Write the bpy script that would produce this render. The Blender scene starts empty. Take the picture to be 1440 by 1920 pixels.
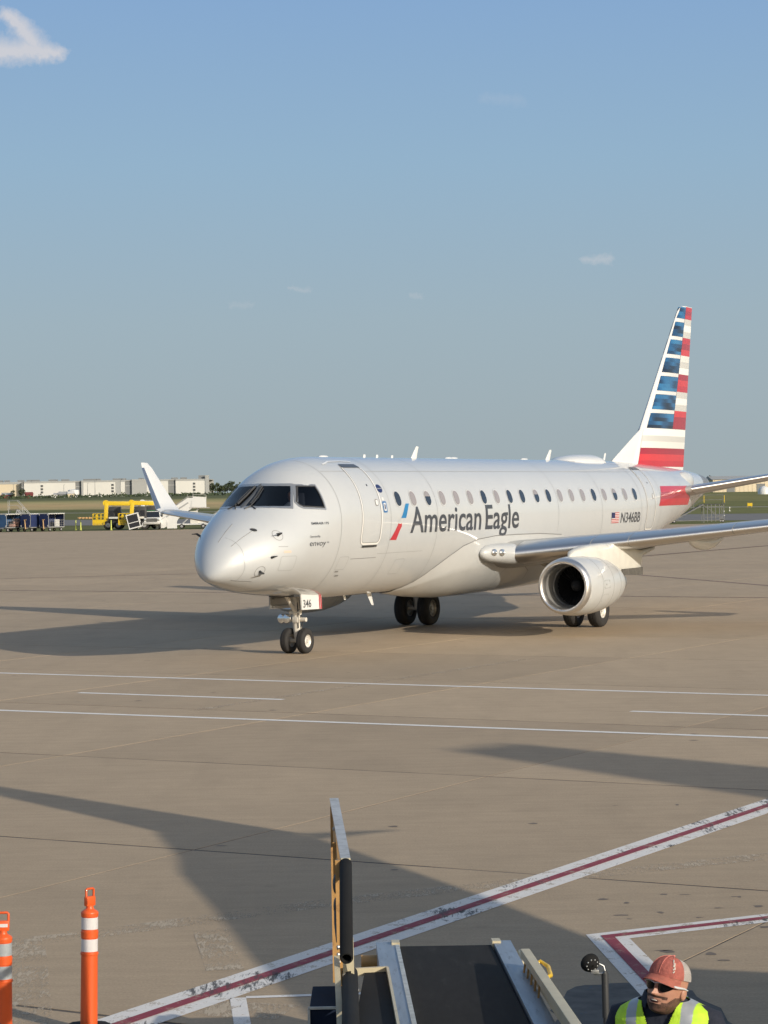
import bpy, bmesh, math, random
from mathutils import Vector, Matrix
import numpy as np
random.seed(7)
rad = math.radians
scene = bpy.context.scene
COL = scene.collection

# ------------------------------------------------------------------ camera
F_PX, PITCH, ROLL, CAM_H = 4423.0, math.atan((960 - 927.2) / 4423.0), 0.0166, 3.707
cam_d = bpy.data.cameras.new('camera')
cam_d.sensor_fit = 'VERTICAL'
cam_d.sensor_height = 34.6
cam_d.lens = F_PX / 1920 * 34.6
cam_d.clip_start = 0.1
cam_d.clip_end = 20000
cam = bpy.data.objects.new('camera', cam_d)
COL.objects.link(cam)
cam.matrix_world = Matrix.Translation((0, 0, CAM_H)) @ Matrix.Rotation(rad(90) - PITCH, 4, 'X') @ Matrix.Rotation(-ROLL, 4, 'Z')
scene.camera = cam

# ------------------------------------------------------------------ light
SUN_EL = rad(19.5)
SUN_DIR = Vector((0.69, -0.724, 0)).normalized()          # horizontal direction towards the sun
SKY_STRENGTH = 0.10
view = scene.view_settings
view.view_transform = 'Standard'
view.look = 'None'
view.gamma = 1
view.use_curve_mapping = False
view.exposure = 0.25

sun_d = bpy.data.lights.new('sun', 'SUN')
sun_d.energy = 3.4
sun_d.angle = rad(0.53)
sun_d.color = (1.0, 0.91, 0.77)
sun = bpy.data.objects.new('sun', sun_d)
COL.objects.link(sun)
_s = Vector((SUN_DIR.x * math.cos(SUN_EL), SUN_DIR.y * math.cos(SUN_EL), math.sin(SUN_EL)))
sun.rotation_euler = _s.to_track_quat('Z', 'Y').to_euler()
sun.location = (60, -60, 60)

world = bpy.data.worlds.new('World')
scene.world = world
world.use_nodes = True
wt = world.node_tree
wt.nodes.clear()


class NB:
    """tiny node expression builder"""
    def __init__(self, tree):
        self.t = tree

    def n(self, typ, **kw):
        nd = self.t.nodes.new(typ)
        for k, v in kw.items():
            setattr(nd, k, v)
        return nd

    def link(self, a, b):
        self.t.links.new(a, b)

    def m(self, op, a, b=0.0, c=None, clamp=False):
        nd = self.t.nodes.new('ShaderNodeMath')
        nd.operation = op
        nd.use_clamp = clamp
        for i, v in enumerate((a, b, c)):
            if v is None:
                continue
            if isinstance(v, (int, float)):
                nd.inputs[i].default_value = v
            else:
                self.t.links.new(v, nd.inputs[i])
        return nd.outputs[0]

    def noise(self, vec, scale, detail=4, rough=0.55, dist=0.0):
        nd = self.n('ShaderNodeTexNoise')
        nd.inputs['Scale'].default_value = scale
        nd.inputs['Detail'].default_value = detail
        nd.inputs['Roughness'].default_value = rough
        nd.inputs['Distortion'].default_value = dist
        if vec is not None:
            self.link(vec, nd.inputs['Vector'])
        return nd.outputs['Fac']

    def ramp(self, fac, stops):
        nd = self.n('ShaderNodeValToRGB')
        el = nd.color_ramp.elements
        while len(el) < len(stops):
            el.new(0.5)
        for e, (p, c) in zip(el, stops):
            e.position = p
            e.color = (c, c, c, 1) if isinstance(c, (int, float)) else (*c, 1)
        self.link(fac, nd.inputs[0])
        return nd.outputs[0]

    def mix(self, fac, a, b, blend='MIX'):
        nd = self.n('ShaderNodeMix', data_type='RGBA', blend_type=blend)
        for sock, v in ((nd.inputs[0], fac), (nd.inputs[6], a), (nd.inputs[7], b)):
            if isinstance(v, (int, float)):
                sock.default_value = v
            elif isinstance(v, tuple):
                sock.default_value = (*v, 1)
            else:
                self.link(v, sock)
        return nd.outputs[2]

    def mapping(self, vec, scale=(1, 1, 1), rot=(0, 0, 0), loc=(0, 0, 0)):
        nd = self.n('ShaderNodeMapping')
        nd.inputs['Scale'].default_value = scale
        nd.inputs['Rotation'].default_value = rot
        nd.inputs['Location'].default_value = loc
        self.link(vec, nd.inputs['Vector'])
        return nd.outputs[0]


wb = NB(wt)
w_out = wb.n('ShaderNodeOutputWorld')
w_bg = wb.n('ShaderNodeBackground')
w_bg.inputs['Strength'].default_value = SKY_STRENGTH
sky = wb.n('ShaderNodeTexSky', sky_type='NISHITA')
sky.sun_disc = False
sky.sun_elevation = SUN_EL
sky.sun_rotation = math.atan2(SUN_DIR.x, SUN_DIR.y)
sky.altitude = 200
sky.air_density = 1.0
sky.dust_density = 2.4
sky.ozone_density = 1.0
# thin fair-weather clouds, placed by their direction in the sky
tc = wb.n('ShaderNodeTexCoord')
sx = wb.n('ShaderNodeSeparateXYZ')
wb.link(tc.outputs['Generated'], sx.inputs[0])
ysafe = wb.m('MAXIMUM', sx.outputs[1], 0.05)
ax_ = wb.m('DIVIDE', sx.outputs[0], ysafe)
el_ = wb.m('DIVIDE', sx.outputs[2], ysafe)
cn = wb.noise(tc.outputs['Generated'], 120, 6, 0.6)
cn2 = wb.noise(tc.outputs['Generated'], 420, 4, 0.6)
wob = wb.m('MULTIPLY', wb.m('SUBTRACT', cn, 0.5), 0.012)
ax_n = wb.m('ADD', ax_, wob)
el_n = wb.m('ADD', el_, wb.m('MULTIPLY', wb.m('SUBTRACT', cn2, 0.5), 0.005))


def capsule(ax0, el0, ax1, el1, r0, r1):
    """soft mask of a tapered capsule in (azimuth, elevation) tangents"""
    dx, dy = ax1 - ax0, el1 - el0
    L2 = dx * dx + dy * dy
    px, py = wb.m('SUBTRACT', ax_n, ax0), wb.m('SUBTRACT', el_n, el0)
    t = wb.m('DIVIDE', wb.m('ADD', wb.m('MULTIPLY', px, dx), wb.m('MULTIPLY', py, dy)), L2, clamp=True)
    qx = wb.m('SUBTRACT', px, wb.m('MULTIPLY', t, dx))
    qy = wb.m('SUBTRACT', py, wb.m('MULTIPLY', t, dy))
    d = wb.m('SQRT', wb.m('ADD', wb.m('MULTIPLY', qx, qx), wb.m('MULTIPLY', qy, qy)))
    r = wb.m('ADD', wb.m('MULTIPLY', t, r1 - r0), r0)
    return wb.m('SUBTRACT', 1.0, wb.m('DIVIDE', d, r), clamp=True)


def sky_at(px, py):
    dx, dy = px - 720, py - 960
    c, s = math.cos(ROLL), math.sin(ROLL)
    x, y = dx * c - dy * s, dx * s + dy * c
    return x / F_PX, math.tan(math.atan(-y / F_PX) - PITCH)


def cap_px(p, q, r0, r1):
    return capsule(*sky_at(*p), *sky_at(*q), r0 / F_PX, r1 / F_PX)


big = wb.m('MAXIMUM', cap_px((14, 28), (66, 84), 21, 33), cap_px((-60, 92), (106, 100), 46, 21))
big = wb.m('MAXIMUM', big, cap_px((44, 90), (88, 97), 32, 24))
wisp = None
for p, q, a, b, k in (((1092, 487), (1142, 486), 10, 14, 0.30), ((905, 184), (975, 188), 13, 16, 0.08),
                      ((545, 541), (575, 544), 6, 8, 0.18), ((772, 553), (792, 556), 6, 7, 0.15), ((430, 572), (475, 572), 8, 9, 0.10)):
    w_ = wb.m('MULTIPLY', cap_px(p, q, a, b), k)
    wisp = w_ if wisp is None else wb.m('MAXIMUM', wisp, w_)
bigm = wb.m('MULTIPLY', wb.ramp(wb.m('MULTIPLY', big, wb.m('ADD', 0.85, wb.m('MULTIPLY', cn2, 0.5))), [(0.0, 0.0), (0.45, 0.45), (0.95, 0.95)]), 0.78)
mask = wb.m('MULTIPLY', wb.m('MAXIMUM', bigm, wisp), wb.m('GREATER_THAN', sx.outputs[1], 0.06))
# away from the sun the sky runs from pale haze at the horizon to clear blue above; towards it the Nishita glow takes over
elev = wb.m('ARCSINE', wb.m('MAXIMUM', sx.outputs[2], 0.0))
grad = wb.ramp(wb.m('DIVIDE', elev, 1.5708), [(0.0, (3.03, 3.55, 3.74)), (0.0465, (2.87, 3.74, 4.33)), (0.089, (2.45, 3.74, 5.02)), (0.136, (1.97, 3.29, 5.30)), (0.40, (2.0, 2.85, 4.15)), (1.0, (1.85, 2.5, 3.45))])
sdot = wb.n('ShaderNodeVectorMath', operation='DOT_PRODUCT')
wb.link(tc.outputs['Generated'], sdot.inputs[0])
sdot.inputs[1].default_value = _s
away = wb.ramp(wb.m('ADD', wb.m('MULTIPLY', sdot.outputs['Value'], 0.5), 0.5), [(0.40, 0.96), (0.80, 0.0)])
skyh = wb.mix(away, sky.outputs[0], grad)
skyc = wb.mix(mask, skyh, (6.0, 5.7, 5.7))
wb.link(skyc, w_bg.inputs['Color'])
wb.link(w_bg.outputs[0], w_out.inputs['Surface'])

# ------------------------------------------------------------------ helpers
def mat(name, color, rough=0.6, metal=0.0, coat=0.0, var=0.0, vscale=3.0, bump=0.0, bscale=40.0, stretch=(1, 1, 1), spec=0.5, coat_rough=0.05, rvar=0.0, dirt=None, dscale=1.5, dthr=(0.55, 0.75)):
    m = bpy.data.materials.new(name)
    m.use_nodes = True
    t = m.node_tree
    b = NB(t)
    p = t.nodes['Principled BSDF']
    p.inputs['Roughness'].default_value = rough
    p.inputs['Metallic'].default_value = metal
    p.inputs['Coat Weight'].default_value = coat
    p.inputs['Coat Roughness'].default_value = coat_rough
    p.inputs['Specular IOR Level'].default_value = spec
    p.inputs['Base Color'].default_value = (*color, 1)
    if var or bump or rvar or dirt:
        tcn = b.n('ShaderNodeTexCoord')
        vec = b.mapping(tcn.outputs['Object'], scale=stretch)
        if var or dirt:
            nz = b.noise(vec, vscale, 5, 0.6)
            f = b.ramp(nz, [(0.25, 1 - var), (0.75, 1 + var)]) if var else None
            colr = b.mix(1.0, color, f, 'MULTIPLY') if var else color
            if dirt:
                dn = b.noise(vec, dscale, 6, 0.7)
                colr = b.mix(b.ramp(dn, [(dthr[0], 0.0), (dthr[1], 1.0)]), colr, dirt)
            b.link(colr, p.inputs['Base Color'])
        if rvar:
            rn = b.noise(vec, vscale * 2, 4, 0.6)
            b.link(b.ramp(rn, [(0.3, max(0, rough - rvar)), (0.7, rough + rvar)]), p.inputs['Roughness'])
        if bump:
            bn = b.noise(vec, bscale, 4, 0.6)
            bp = b.n('ShaderNodeBump')
            bp.inputs['Strength'].default_value = bump
            bp.inputs['Distance'].default_value = 0.01
            b.link(bn, bp.inputs['Height'])
            b.link(bp.outputs[0], p.inputs['Normal'])
    return m


class G:
    """collects geometry and links it as ONE mesh object"""
    def __init__(self):
        self.bm = bmesh.new()

    def box(self, c, s, rot=None, bevel=0.0, taper=1.0):
        vs = []
        hx, hy, hz = s[0] / 2, s[1] / 2, s[2] / 2
        R = rot or Matrix.Identity(3)
        for z in (-1, 1):
            k = taper if z > 0 else 1.0
            for x, y in ((-1, -1), (1, -1), (1, 1), (-1, 1)):
                vs.append(self.bm.verts.new(Vector(c) + R @ Vector((x * hx * k, y * hy * k, z * hz))))
        fs = [(0, 3, 2, 1), (4, 5, 6, 7), (0, 1, 5, 4), (1, 2, 6, 5), (2, 3, 7, 6), (3, 0, 4, 7)]
        faces = [self.bm.faces.new([vs[i] for i in f]) for f in fs]
        if bevel > 0:
            es = {e for f in faces for e in f.edges}
            bmesh.ops.bevel(self.bm, geom=list(es), offset=bevel, segments=2, affect='EDGES', profile=0.6)
        return self

    def bar(self, a, b, w, h=None, up=(0, 0, 1), bevel=0.0):
        a, b = Vector(a), Vector(b)
        d = b - a
        L = d.length
        x = d.normalized()
        u = Vector(up)
        if abs(x.dot(u)) > 0.98:
            u = Vector((1, 0, 0))
        y = u.cross(x).normalized()
        z = x.cross(y)
        R = Matrix((x, y, z)).transposed()
        return self.box((a + b) / 2, (L, w, h or w), R, bevel)

    def loft(self, rings, cap0=True, cap1=True, closed=True):
        V = [[self.bm.verts.new(p) for p in r] for r in rings]
        n = len(V[0])
        for i in range(len(V) - 1):
            for j in range(n if closed else n - 1):
                k = (j + 1) % n
                try:
                    self.bm.faces.new((V[i][j], V[i][k], V[i + 1][k], V[i + 1][j]))
                except ValueError:
                    pass
        if cap0:
            self.bm.faces.new(V[0][::-1])
        if cap1:
            self.bm.faces.new(V[-1])
        return self

    def tube(self, pts, r, n=10, caps=True):
        pts = [Vector(p) for p in pts]
        rr = r if isinstance(r, (list, tuple)) else [r] * len(pts)
        rings = []
        ref = None
        for i, p in enumerate(pts):
            d = (pts[min(i + 1, len(pts) - 1)] - pts[max(i - 1, 0)]).normalized()
            if ref is None:
                ref = Vector((0, 0, 1)) if abs(d.z) < 0.9 else Vector((1, 0, 0))
            x = ref.cross(d).normalized()
            y = d.cross(x).normalized()
            ref = y
            rings.append([p + (x * math.cos(2 * math.pi * k / n) + y * math.sin(2 * math.pi * k / n)) * rr[i] for k in range(n)])
        return self.loft(rings, caps, caps)

    def lathe(self, prof, org, axis, n=32, cap0=False, cap1=False, xdir=None):
        """prof: (distance along axis, radius)"""
        a = Vector(axis).normalized()
        x = Vector(xdir) if xdir else (Vector((0, 0, 1)) if abs(a.z) < 0.9 else Vector((1, 0, 0)))
        x = (x - a * x.dot(a)).normalized()
        y = a.cross(x)
        o = Vector(org)
        rings = [[o + a * t + (x * math.cos(2 * math.pi * k / n) + y * math.sin(2 * math.pi * k / n)) * max(r, 1e-4) for k in range(n)] for t, r in prof]
        return self.loft(rings, cap0, cap1)

    def ball(self, c, r, n=12, sc=(1, 1, 1), rot=None):
        c = Vector(c)
        R = rot or Matrix.Identity(3)
        rings = []
        for i in range(1, n):
            th = math.pi * i / n
            rings.append([c + R @ Vector((math.sin(th) * math.cos(2 * math.pi * k / (2 * n)) * r * sc[0], math.sin(th) * math.sin(2 * math.pi * k / (2 * n)) * r * sc[1], math.cos(th) * r * sc[2])) for k in range(2 * n)])
        return self.loft(rings)

    def poly(self, pts):
        self.bm.faces.new([self.bm.verts.new(p) for p in pts])
        return self

    def slab(self, pts, off):
        """polygon extruded by the vector off"""
        o = Vector(off)
        return self.loft([[Vector(p) for p in pts], [Vector(p) + o for p in pts]])

    def done(self, name, m, parent=None, smooth=35, recalc=True, loc=None):
        if recalc:
            bmesh.ops.recalc_face_normals(self.bm, faces=self.bm.faces)
        me = bpy.data.meshes.new(name)
        self.bm.to_mesh(me)
        self.bm.free()
        for q in (m if isinstance(m, (list, tuple)) else [m]):
            me.materials.append(q)
        if smooth:
            me.polygons.foreach_set('use_smooth', [True] * len(me.polygons))
            me.set_sharp_from_angle(angle=rad(smooth))
        o = bpy.data.objects.new(name, me)
        COL.objects.link(o)
        if parent:
            o.parent = parent
        if loc:
            o.location = loc
        return o


def tag(o, label=None, cat=None, group=None, kind=None):
    for k, v in (('label', label), ('category', cat), ('group', group), ('kind', kind)):
        if v:
            o[k] = v
    return o


def empty(name, loc, rz=0.0, **kw):
    o = bpy.data.objects.new(name, None)
    o.empty_display_size = 0.3
    COL.objects.link(o)
    o.location = loc
    o.rotation_euler = (0, 0, rz)
    return tag(o, **kw)


def copy_tree(o, parent=None):
    c = o.copy()
    COL.objects.link(c)
    c.parent = parent
    for ch in list(o.children):
        copy_tree(ch, c)
    return c


# ------------------------------------------------------------------ materials
M = {}
M['paint'] = mat('silver_paint', (0.465, 0.487, 0.505), 0.48, 0.05, 1.0, var=0.02, vscale=2.0, coat_rough=0.03, bump=0.012, bscale=1.6)
M['paint_warm'] = mat('belly_paint', (0.465, 0.48, 0.485), 0.45, 0.0, 0.8, var=0.05, vscale=1.5, coat_rough=0.1)
M['white_paint'] = mat('white_paint', (0.62, 0.63, 0.63), 0.35, 0, 0.3, var=0.03)
M['nacelle'] = mat('nacelle_paint', (0.49, 0.505, 0.51), 0.42, 0.1, 0.5, var=0.05, vscale=2.5, coat_rough=0.1, dirt=(0.42, 0.41, 0.38), dscale=2.2, dthr=(0.58, 0.80))
M['dirty_white'] = mat('dirty_white_paint', (0.58, 0.575, 0.53), 0.45, 0, 0.2, var=0.1, vscale=3, dirt=(0.33, 0.31, 0.27), dscale=2.5, dthr=(0.62, 0.85))
M['bare'] = mat('bare_metal', (0.74, 0.73, 0.72), 0.30, 1.0)
M['lip'] = mat('polished_lip', (0.70, 0.69, 0.68), 0.42, 1.0, rvar=0.06)
M['dull'] = mat('dull_metal', (0.38, 0.38, 0.37), 0.45, 0.8, var=0.12)
M['dark'] = mat('dark_grey', (0.035, 0.036, 0.038), 0.55, var=0.15)
M['black'] = mat('black_rubber', (0.012, 0.012, 0.012), 0.85, spec=0.25, var=0.2, vscale=8, bump=0.1, bscale=120)
M['tyre'] = mat('tyre_rubber', (0.022, 0.021, 0.021), 0.8, var=0.25, vscale=6)
M['duct'] = mat('inlet_liner', (0.24, 0.24, 0.235), 0.5, 0.3, var=0.1)
M['fan'] = mat('fan_blade', (0.035, 0.035, 0.037), 0.4, 0.7)
M['ink'] = mat('charcoal_lettering', (0.045, 0.05, 0.062), 0.4, 0, 0.3)
M['blue_ink'] = mat('blue_print', (0.02, 0.16, 0.42), 0.35, 0, 0.4)
M['navy_ink'] = mat('navy_print', (0.012, 0.02, 0.09), 0.35, 0, 0.4)
M['red_ink'] = mat('red_print', (0.42, 0.025, 0.035), 0.35, 0, 0.4)
M['seam'] = mat('panel_seam', (0.20, 0.20, 0.20), 0.6)
M['seam_light'] = mat('door_trim', (0.82, 0.82, 0.80), 0.35, 0.2, 0.4)
M['post_grey'] = mat('windscreen_post', (0.12, 0.125, 0.13), 0.5, 0.2)
M['frame_grey'] = mat('window_frame_metal', (0.42, 0.44, 0.46), 0.35, 0.7)
M['window_rim'] = mat('window_rim', (0.56, 0.57, 0.57), 0.35, 0.2, 0.4)
M['glass_dark'] = mat('window_glass', (0.018, 0.022, 0.03), 0.05, 0, 0.6)
M['shade'] = mat('window_shade', (0.27, 0.245, 0.24), 0.12, 0, 0.8)
M['lens'] = mat('lamp_lens', (0.75, 0.76, 0.76), 0.06, 0.85, 0.8)


def glass_thin(name, tint, refl=0.1):
    m = bpy.data.materials.new(name)
    m.use_nodes = True
    t = m.node_tree
    t.nodes.clear()
    b = NB(t)
    o = b.n('ShaderNodeOutputMaterial')
    tr = b.n('ShaderNodeBsdfTransparent')
    tr.inputs[0].default_value = (*tint, 1)
    gl = b.n('ShaderNodeBsdfGlossy')
    gl.inputs['Roughness'].default_value = 0.03
    fr = b.n('ShaderNodeLayerWeight')
    fr.inputs['Blend'].default_value = 0.25
    k = b.m('ADD', b.m('MULTIPLY', fr.outputs['Fresnel'], 0.7), refl, clamp=True)
    mx = b.n('ShaderNodeMixShader')
    b.link(k, mx.inputs[0])
    b.link(tr.outputs[0], mx.inputs[1])
    b.link(gl.outputs[0], mx.inputs[2])
    b.link(mx.outputs[0], o.inputs[0])
    return m


M['screen_glass'] = glass_thin('windscreen_glass', (0.30, 0.33, 0.38), 0.05)
M['cab_glass'] = glass_thin('cab_glass', (0.45, 0.5, 0.5), 0.08)

# ------------------------------------------------------------------ ground and setting
SLAB_A = rad(-29.3)                                         # direction of the main joints
SA = Vector((math.cos(SLAB_A), math.sin(SLAB_A)))
SB = Vector((-SA.y, SA.x))
PITCH_S = 6.88


def concrete(name, per_object, tone=(0.412, 0.316, 0.212)):
    m = bpy.data.materials.new(name)
    m.use_nodes = True
    t = m.node_tree
    b = NB(t)
    p = t.nodes['Principled BSDF']
    geo = b.n('ShaderNodeNewGeometry')
    pos = geo.outputs['Position']
    big_n = b.noise(pos, 0.11, 6, 0.62, 0.6)
    mid_n = b.noise(b.mapping(pos, scale=(1.1, 0.34, 1), rot=(0, 0, rad(20))), 0.9, 8, 0.66, 0.4)
    streak = b.noise(b.mapping(pos, scale=(0.5, 3.0, 1), rot=(0, 0, SLAB_A * -1)), 1.6, 7, 0.7)
    broom = b.noise(b.mapping(pos, scale=(2.5, 26, 1), rot=(0, 0, rad(8))), 1.5, 4, 0.7)
    fine = b.noise(pos, 45, 4, 0.7)
    c = b.mix(1.0, tone, b.ramp(big_n, [(0.28, 0.93), (0.5, 1.0), (0.72, 1.05)]), 'MULTIPLY')
    c = b.mix(1.0, c, b.ramp(mid_n, [(0.26, 0.91), (0.5, 1.0), (0.74, 1.06)]), 'MULTIPLY')
    c = b.mix(1.0, c, b.ramp(streak, [(0.30, 0.90), (0.6, 1.02)]), 'MULTIPLY')
    c = b.mix(1.0, c, b.ramp(broom, [(0.25, 0.90), (0.75, 1.08)]), 'MULTIPLY')
    c = b.mix(1.0, c, b.ramp(fine, [(0.25, 0.80), (0.75, 1.18)]), 'MULTIPLY')
    # oil drips and rubber: small dark stains
    spot = b.n('ShaderNodeTexVoronoi')
    spot.inputs['Scale'].default_value = 1.1
    b.link(b.mapping(pos, scale=(1.0, 0.7, 1)), spot.inputs['Vector'])
    spn = b.m('ADD', spot.outputs['Distance'], b.m('MULTIPLY', b.noise(pos, 9, 3), 0.12))
    gate = b.ramp(b.noise(pos, 0.16, 3), [(0.52, 0.0), (0.62, 1.0)])
    sp = b.m('MULTIPLY', b.ramp(spn, [(0.10, 0.55), (0.16, 0.0)]), gate)
    c = b.mix(sp, c, (0.07, 0.06, 0.052))
    if per_object:
        oi = b.n('ShaderNodeObjectInfo')
        c = b.mix(1.0, c, b.ramp(oi.outputs['Random'], [(0.0, 0.93), (1.0, 1.05)]), 'MULTIPLY')
    b.link(c, p.inputs['Base Color'])
    p.inputs['Roughness'].default_value = 0.82
    p.inputs['Specular IOR Level'].default_value = 0.35
    bp = b.n('ShaderNodeBump')
    bp.inputs['Strength'].default_value = 0.35
    bp.inputs['Distance'].default_value = 0.006
    b.link(b.m('ADD', broom, fine), bp.inputs['Height'])
    b.link(bp.outputs[0], p.inputs['Normal'])
    return m


M['concrete'] = concrete('apron_concrete', True)
M['concrete_far'] = concrete('apron_concrete_far', False)
M['worn'] = concrete('ground_off_paint', False, (0.54, 0.45, 0.335))
def scratch_alpha(m):
    b = NB(m.node_tree)
    p = m.node_tree.nodes['Principled BSDF']
    geo = b.n('ShaderNodeNewGeometry')
    n1 = b.noise(b.mapping(geo.outputs['Position'], scale=(26, 5, 1), rot=(0, 0, rad(12))), 1.3, 6, 0.75, 0.6)
    n2 = b.noise(geo.outputs['Position'], 2.2, 4, 0.6)
    b.link(b.ramp(b.m('ADD', n1, b.m('MULTIPLY', b.m('SUBTRACT', n2, 0.5), 0.9)), [(0.43, 0.0), (0.62, 0.85)]), p.inputs['Alpha'])


scratch_alpha(M['worn'])
M['sealant'] = mat('joint_sealant', (0.055, 0.048, 0.042), 0.9, var=0.3, vscale=0.5, dirt=(0.21, 0.17, 0.125), dscale=0.35, dthr=(0.46, 0.60))


def terrain_z(y):
    t = min(max((y - 760) / 1150.0, 0), 1)
    return 5.8 * t


def terrain_material():
    m = bpy.data.materials.new('field_grass')
    m.use_nodes = True
    t = m.node_tree
    b = NB(t)
    p = t.nodes['Principled BSDF']
    geo = b.n('ShaderNodeNewGeometry')
    pos = geo.outputs['Position']
    s = b.n('ShaderNodeSeparateXYZ')
    b.link(pos, s.inputs[0])
    wobn = b.noise(b.mapping(pos, scale=(1, 1, 0)), 0.006, 5, 0.6)
    # distance across the field, skewed like the taxiway
    d = b.m('ADD', b.m('ADD', s.outputs[1], b.m('MULTIPLY', s.outputs[0], 0.55)), b.m('MULTIPLY', b.m('SUBTRACT', wobn, 0.5), 240))
    f = b.m('DIVIDE', d, 2000.0, clamp=True)
    c = b.ramp(f, [(0.0, (0.125, 0.128, 0.045)), (0.372, (0.115, 0.122, 0.045)), (0.395, (0.38, 0.31, 0.15)), (0.46, (0.47, 0.34, 0.17)), (0.54, (0.42, 0.34, 0.165)), (0.60, (0.30, 0.275, 0.12)), (0.68, (0.12, 0.13, 0.058)), (1.0, (0.085, 0.095, 0.045))])
    c = b.mix(b.ramp(b.m('DIVIDE', s.outputs[0], 400.0), [(0.0, 0.0), (0.14, 0.88)]), c, (0.155, 0.158, 0.058))
    n1 = b.noise(b.mapping(pos, scale=(1, 1, 0)), 0.05, 6, 0.7)
    n2 = b.noise(b.mapping(pos, scale=(1, 1, 0)), 0.7, 5, 0.7)
    c = b.mix(1.0, c, b.ramp(n1, [(0.25, 0.72), (0.75, 1.30)]), 'MULTIPLY')
    c = b.mix(1.0, c, b.ramp(n2, [(0.25, 0.70), (0.75, 1.30)]), 'MULTIPLY')
    b.link(c, p.inputs['Base Color'])
    p.inputs['Roughness'].default_value = 0.95
    p.inputs['Specular IOR Level'].default_value = 0.1
    return m


g = G()
ys = [-3000, -800, -100, 0, 300, 700, 760, 850, 1000, 1200, 1400, 1600, 1800, 1910, 2300, 6000, 12000]
rings = [[(x, y, terrain_z(y) - 0.06) for x in (-6000, -600, -200, 0, 200, 600, 6000)] for y in ys]
g.loft(rings, False, False, closed=False)
tag(g.done('grass_field', terrain_material(), smooth=0), kind='structure')

# apron: base sheet out to its edge, cast slabs in the near part
APRON = tag(empty('apron', (0, 0, 0)), kind='structure')
g = G()
g.poly([(-260, -220, -0.012), (260, -220, -0.012), (260, 188, -0.012), (41.2, 253.3, -0.012), (28.9, 252.5, -0.012), (-17.9, 276.5, -0.012), (-45.4, 279.5, -0.012), (-260, 345, -0.012)])
g.done('outer_apron', M['concrete_far'], APRON, smooth=0)
OFF_B, OFF_A = 20.62, -0.18                                  # joint positions measured across the two directions
g = G()
cells = []
for i in range(-30, 30):
    for j in range(-8, 24):
        c = SA * (OFF_A + (i + 0.5) * PITCH_S) + SB * (OFF_B + (j - 1 + 0.5) * PITCH_S)
        if 8 < c.y < 125 and abs(c.x) < 8.5 + 0.168 * c.y:
            cells.append(c)
me_slab = None
for c in cells:
    pts = [c + SA * (a * PITCH_S / 2) + SB * (b * PITCH_S / 2) for a, b in ((-1, -1), (1, -1), (1, 1), (-1, 1))]
    g.poly([(p.x, p.y, -0.0028) for p in pts])
bmesh.ops.remove_doubles(g.bm, verts=g.bm.verts, dist=0.01)
tag(g.done('joint_sealant', M['sealant'], APRON, smooth=0))
for c in cells:
    if me_slab is None:
        g = G()
        g.box((0, 0, -0.0037), (PITCH_S - 0.022, PITCH_S - 0.056, 0.0074), bevel=0.002)
        o = g.done('slab', M['concrete'], APRON, smooth=0)
        me_slab = o.data
    else:
        o = bpy.data.objects.new('slab', me_slab)
        COL.objects.link(o)
        o.parent = APRON
    o.location = (c.x, c.y, random.uniform(-0.0006, 0.0006))
    o.rotation_euler = (0, 0, SLAB_A)


def strip(name, pts, width, m, z=0.004, parent=None, kind='structure', thick=0.0):
    """painted band along a polyline, its mitred corners kept"""
    g = G()
    P = [Vector((p[0], p[1])) for p in pts]
    L, R = [], []
    for i, p in enumerate(P):
        d0 = (p - P[i - 1]).normalized() if i else (P[1] - p).normalized()
        d1 = (P[i + 1] - p).normalized() if i < len(P) - 1 else d0
        n0, n1 = Vector((-d0.y, d0.x)), Vector((-d1.y, d1.x))
        b = (n0 + n1).normalized()
        k = width / 2 / max(0.3, b.dot(n0))
        L.append(p + b * k)
        R.append(p - b * k)
    for i in range(len(P) - 1):
        g.poly([(R[i].x, R[i].y, z), (R[i + 1].x, R[i + 1].y, z), (L[i + 1].x, L[i + 1].y, z), (L[i].x, L[i].y, z)])
    o = g.done(name, m, parent, smooth=0)
    if kind:
        o['kind'] = kind
    return o


def ground_paint(name, color, wear, scuff=0.0, ang=0.0):
    m = bpy.data.materials.new(name)
    m.use_nodes = True
    t = m.node_tree
    b = NB(t)
    p = t.nodes['Principled BSDF']
    geo = b.n('ShaderNodeNewGeometry')
    pos = geo.outputs['Position']
    n1 = b.noise(pos, 5, 6, 0.75)
    n2 = b.noise(pos, 60, 4, 0.7)
    c = b.mix(1.0, color, b.ramp(n1, [(0.3, 0.82), (0.7, 1.06)]), 'MULTIPLY')
    c = b.mix(b.ramp(b.m('MULTIPLY', n1, b.m('ADD', 0.6, n2)), [(0.44 + 0.25 * (1 - wear), 0.0), (0.56 + 0.25 * (1 - wear), 0.9)]), c, (0.34, 0.275, 0.195))
    if scuff:
        sv = b.mapping(pos, scale=(14, 2.2, 1), rot=(0, 0, -ang))
        sn = b.noise(sv, 1.3, 6, 0.8, 0.5)
        gate = b.ramp(b.noise(pos, 0.75, 4, 0.7), [(0.49, 0.0), (0.63, 0.20)])
        k = b.m('MULTIPLY', b.ramp(b.m('ADD', sn, gate), [(0.66, 0.0), (0.74, 1.0)]), scuff)
        c = b.mix(k, c, (0.05, 0.046, 0.043))
    b.link(c, p.inputs['Base Color'])
    p.inputs['Roughness'].default_value = 0.75
    return m


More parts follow.
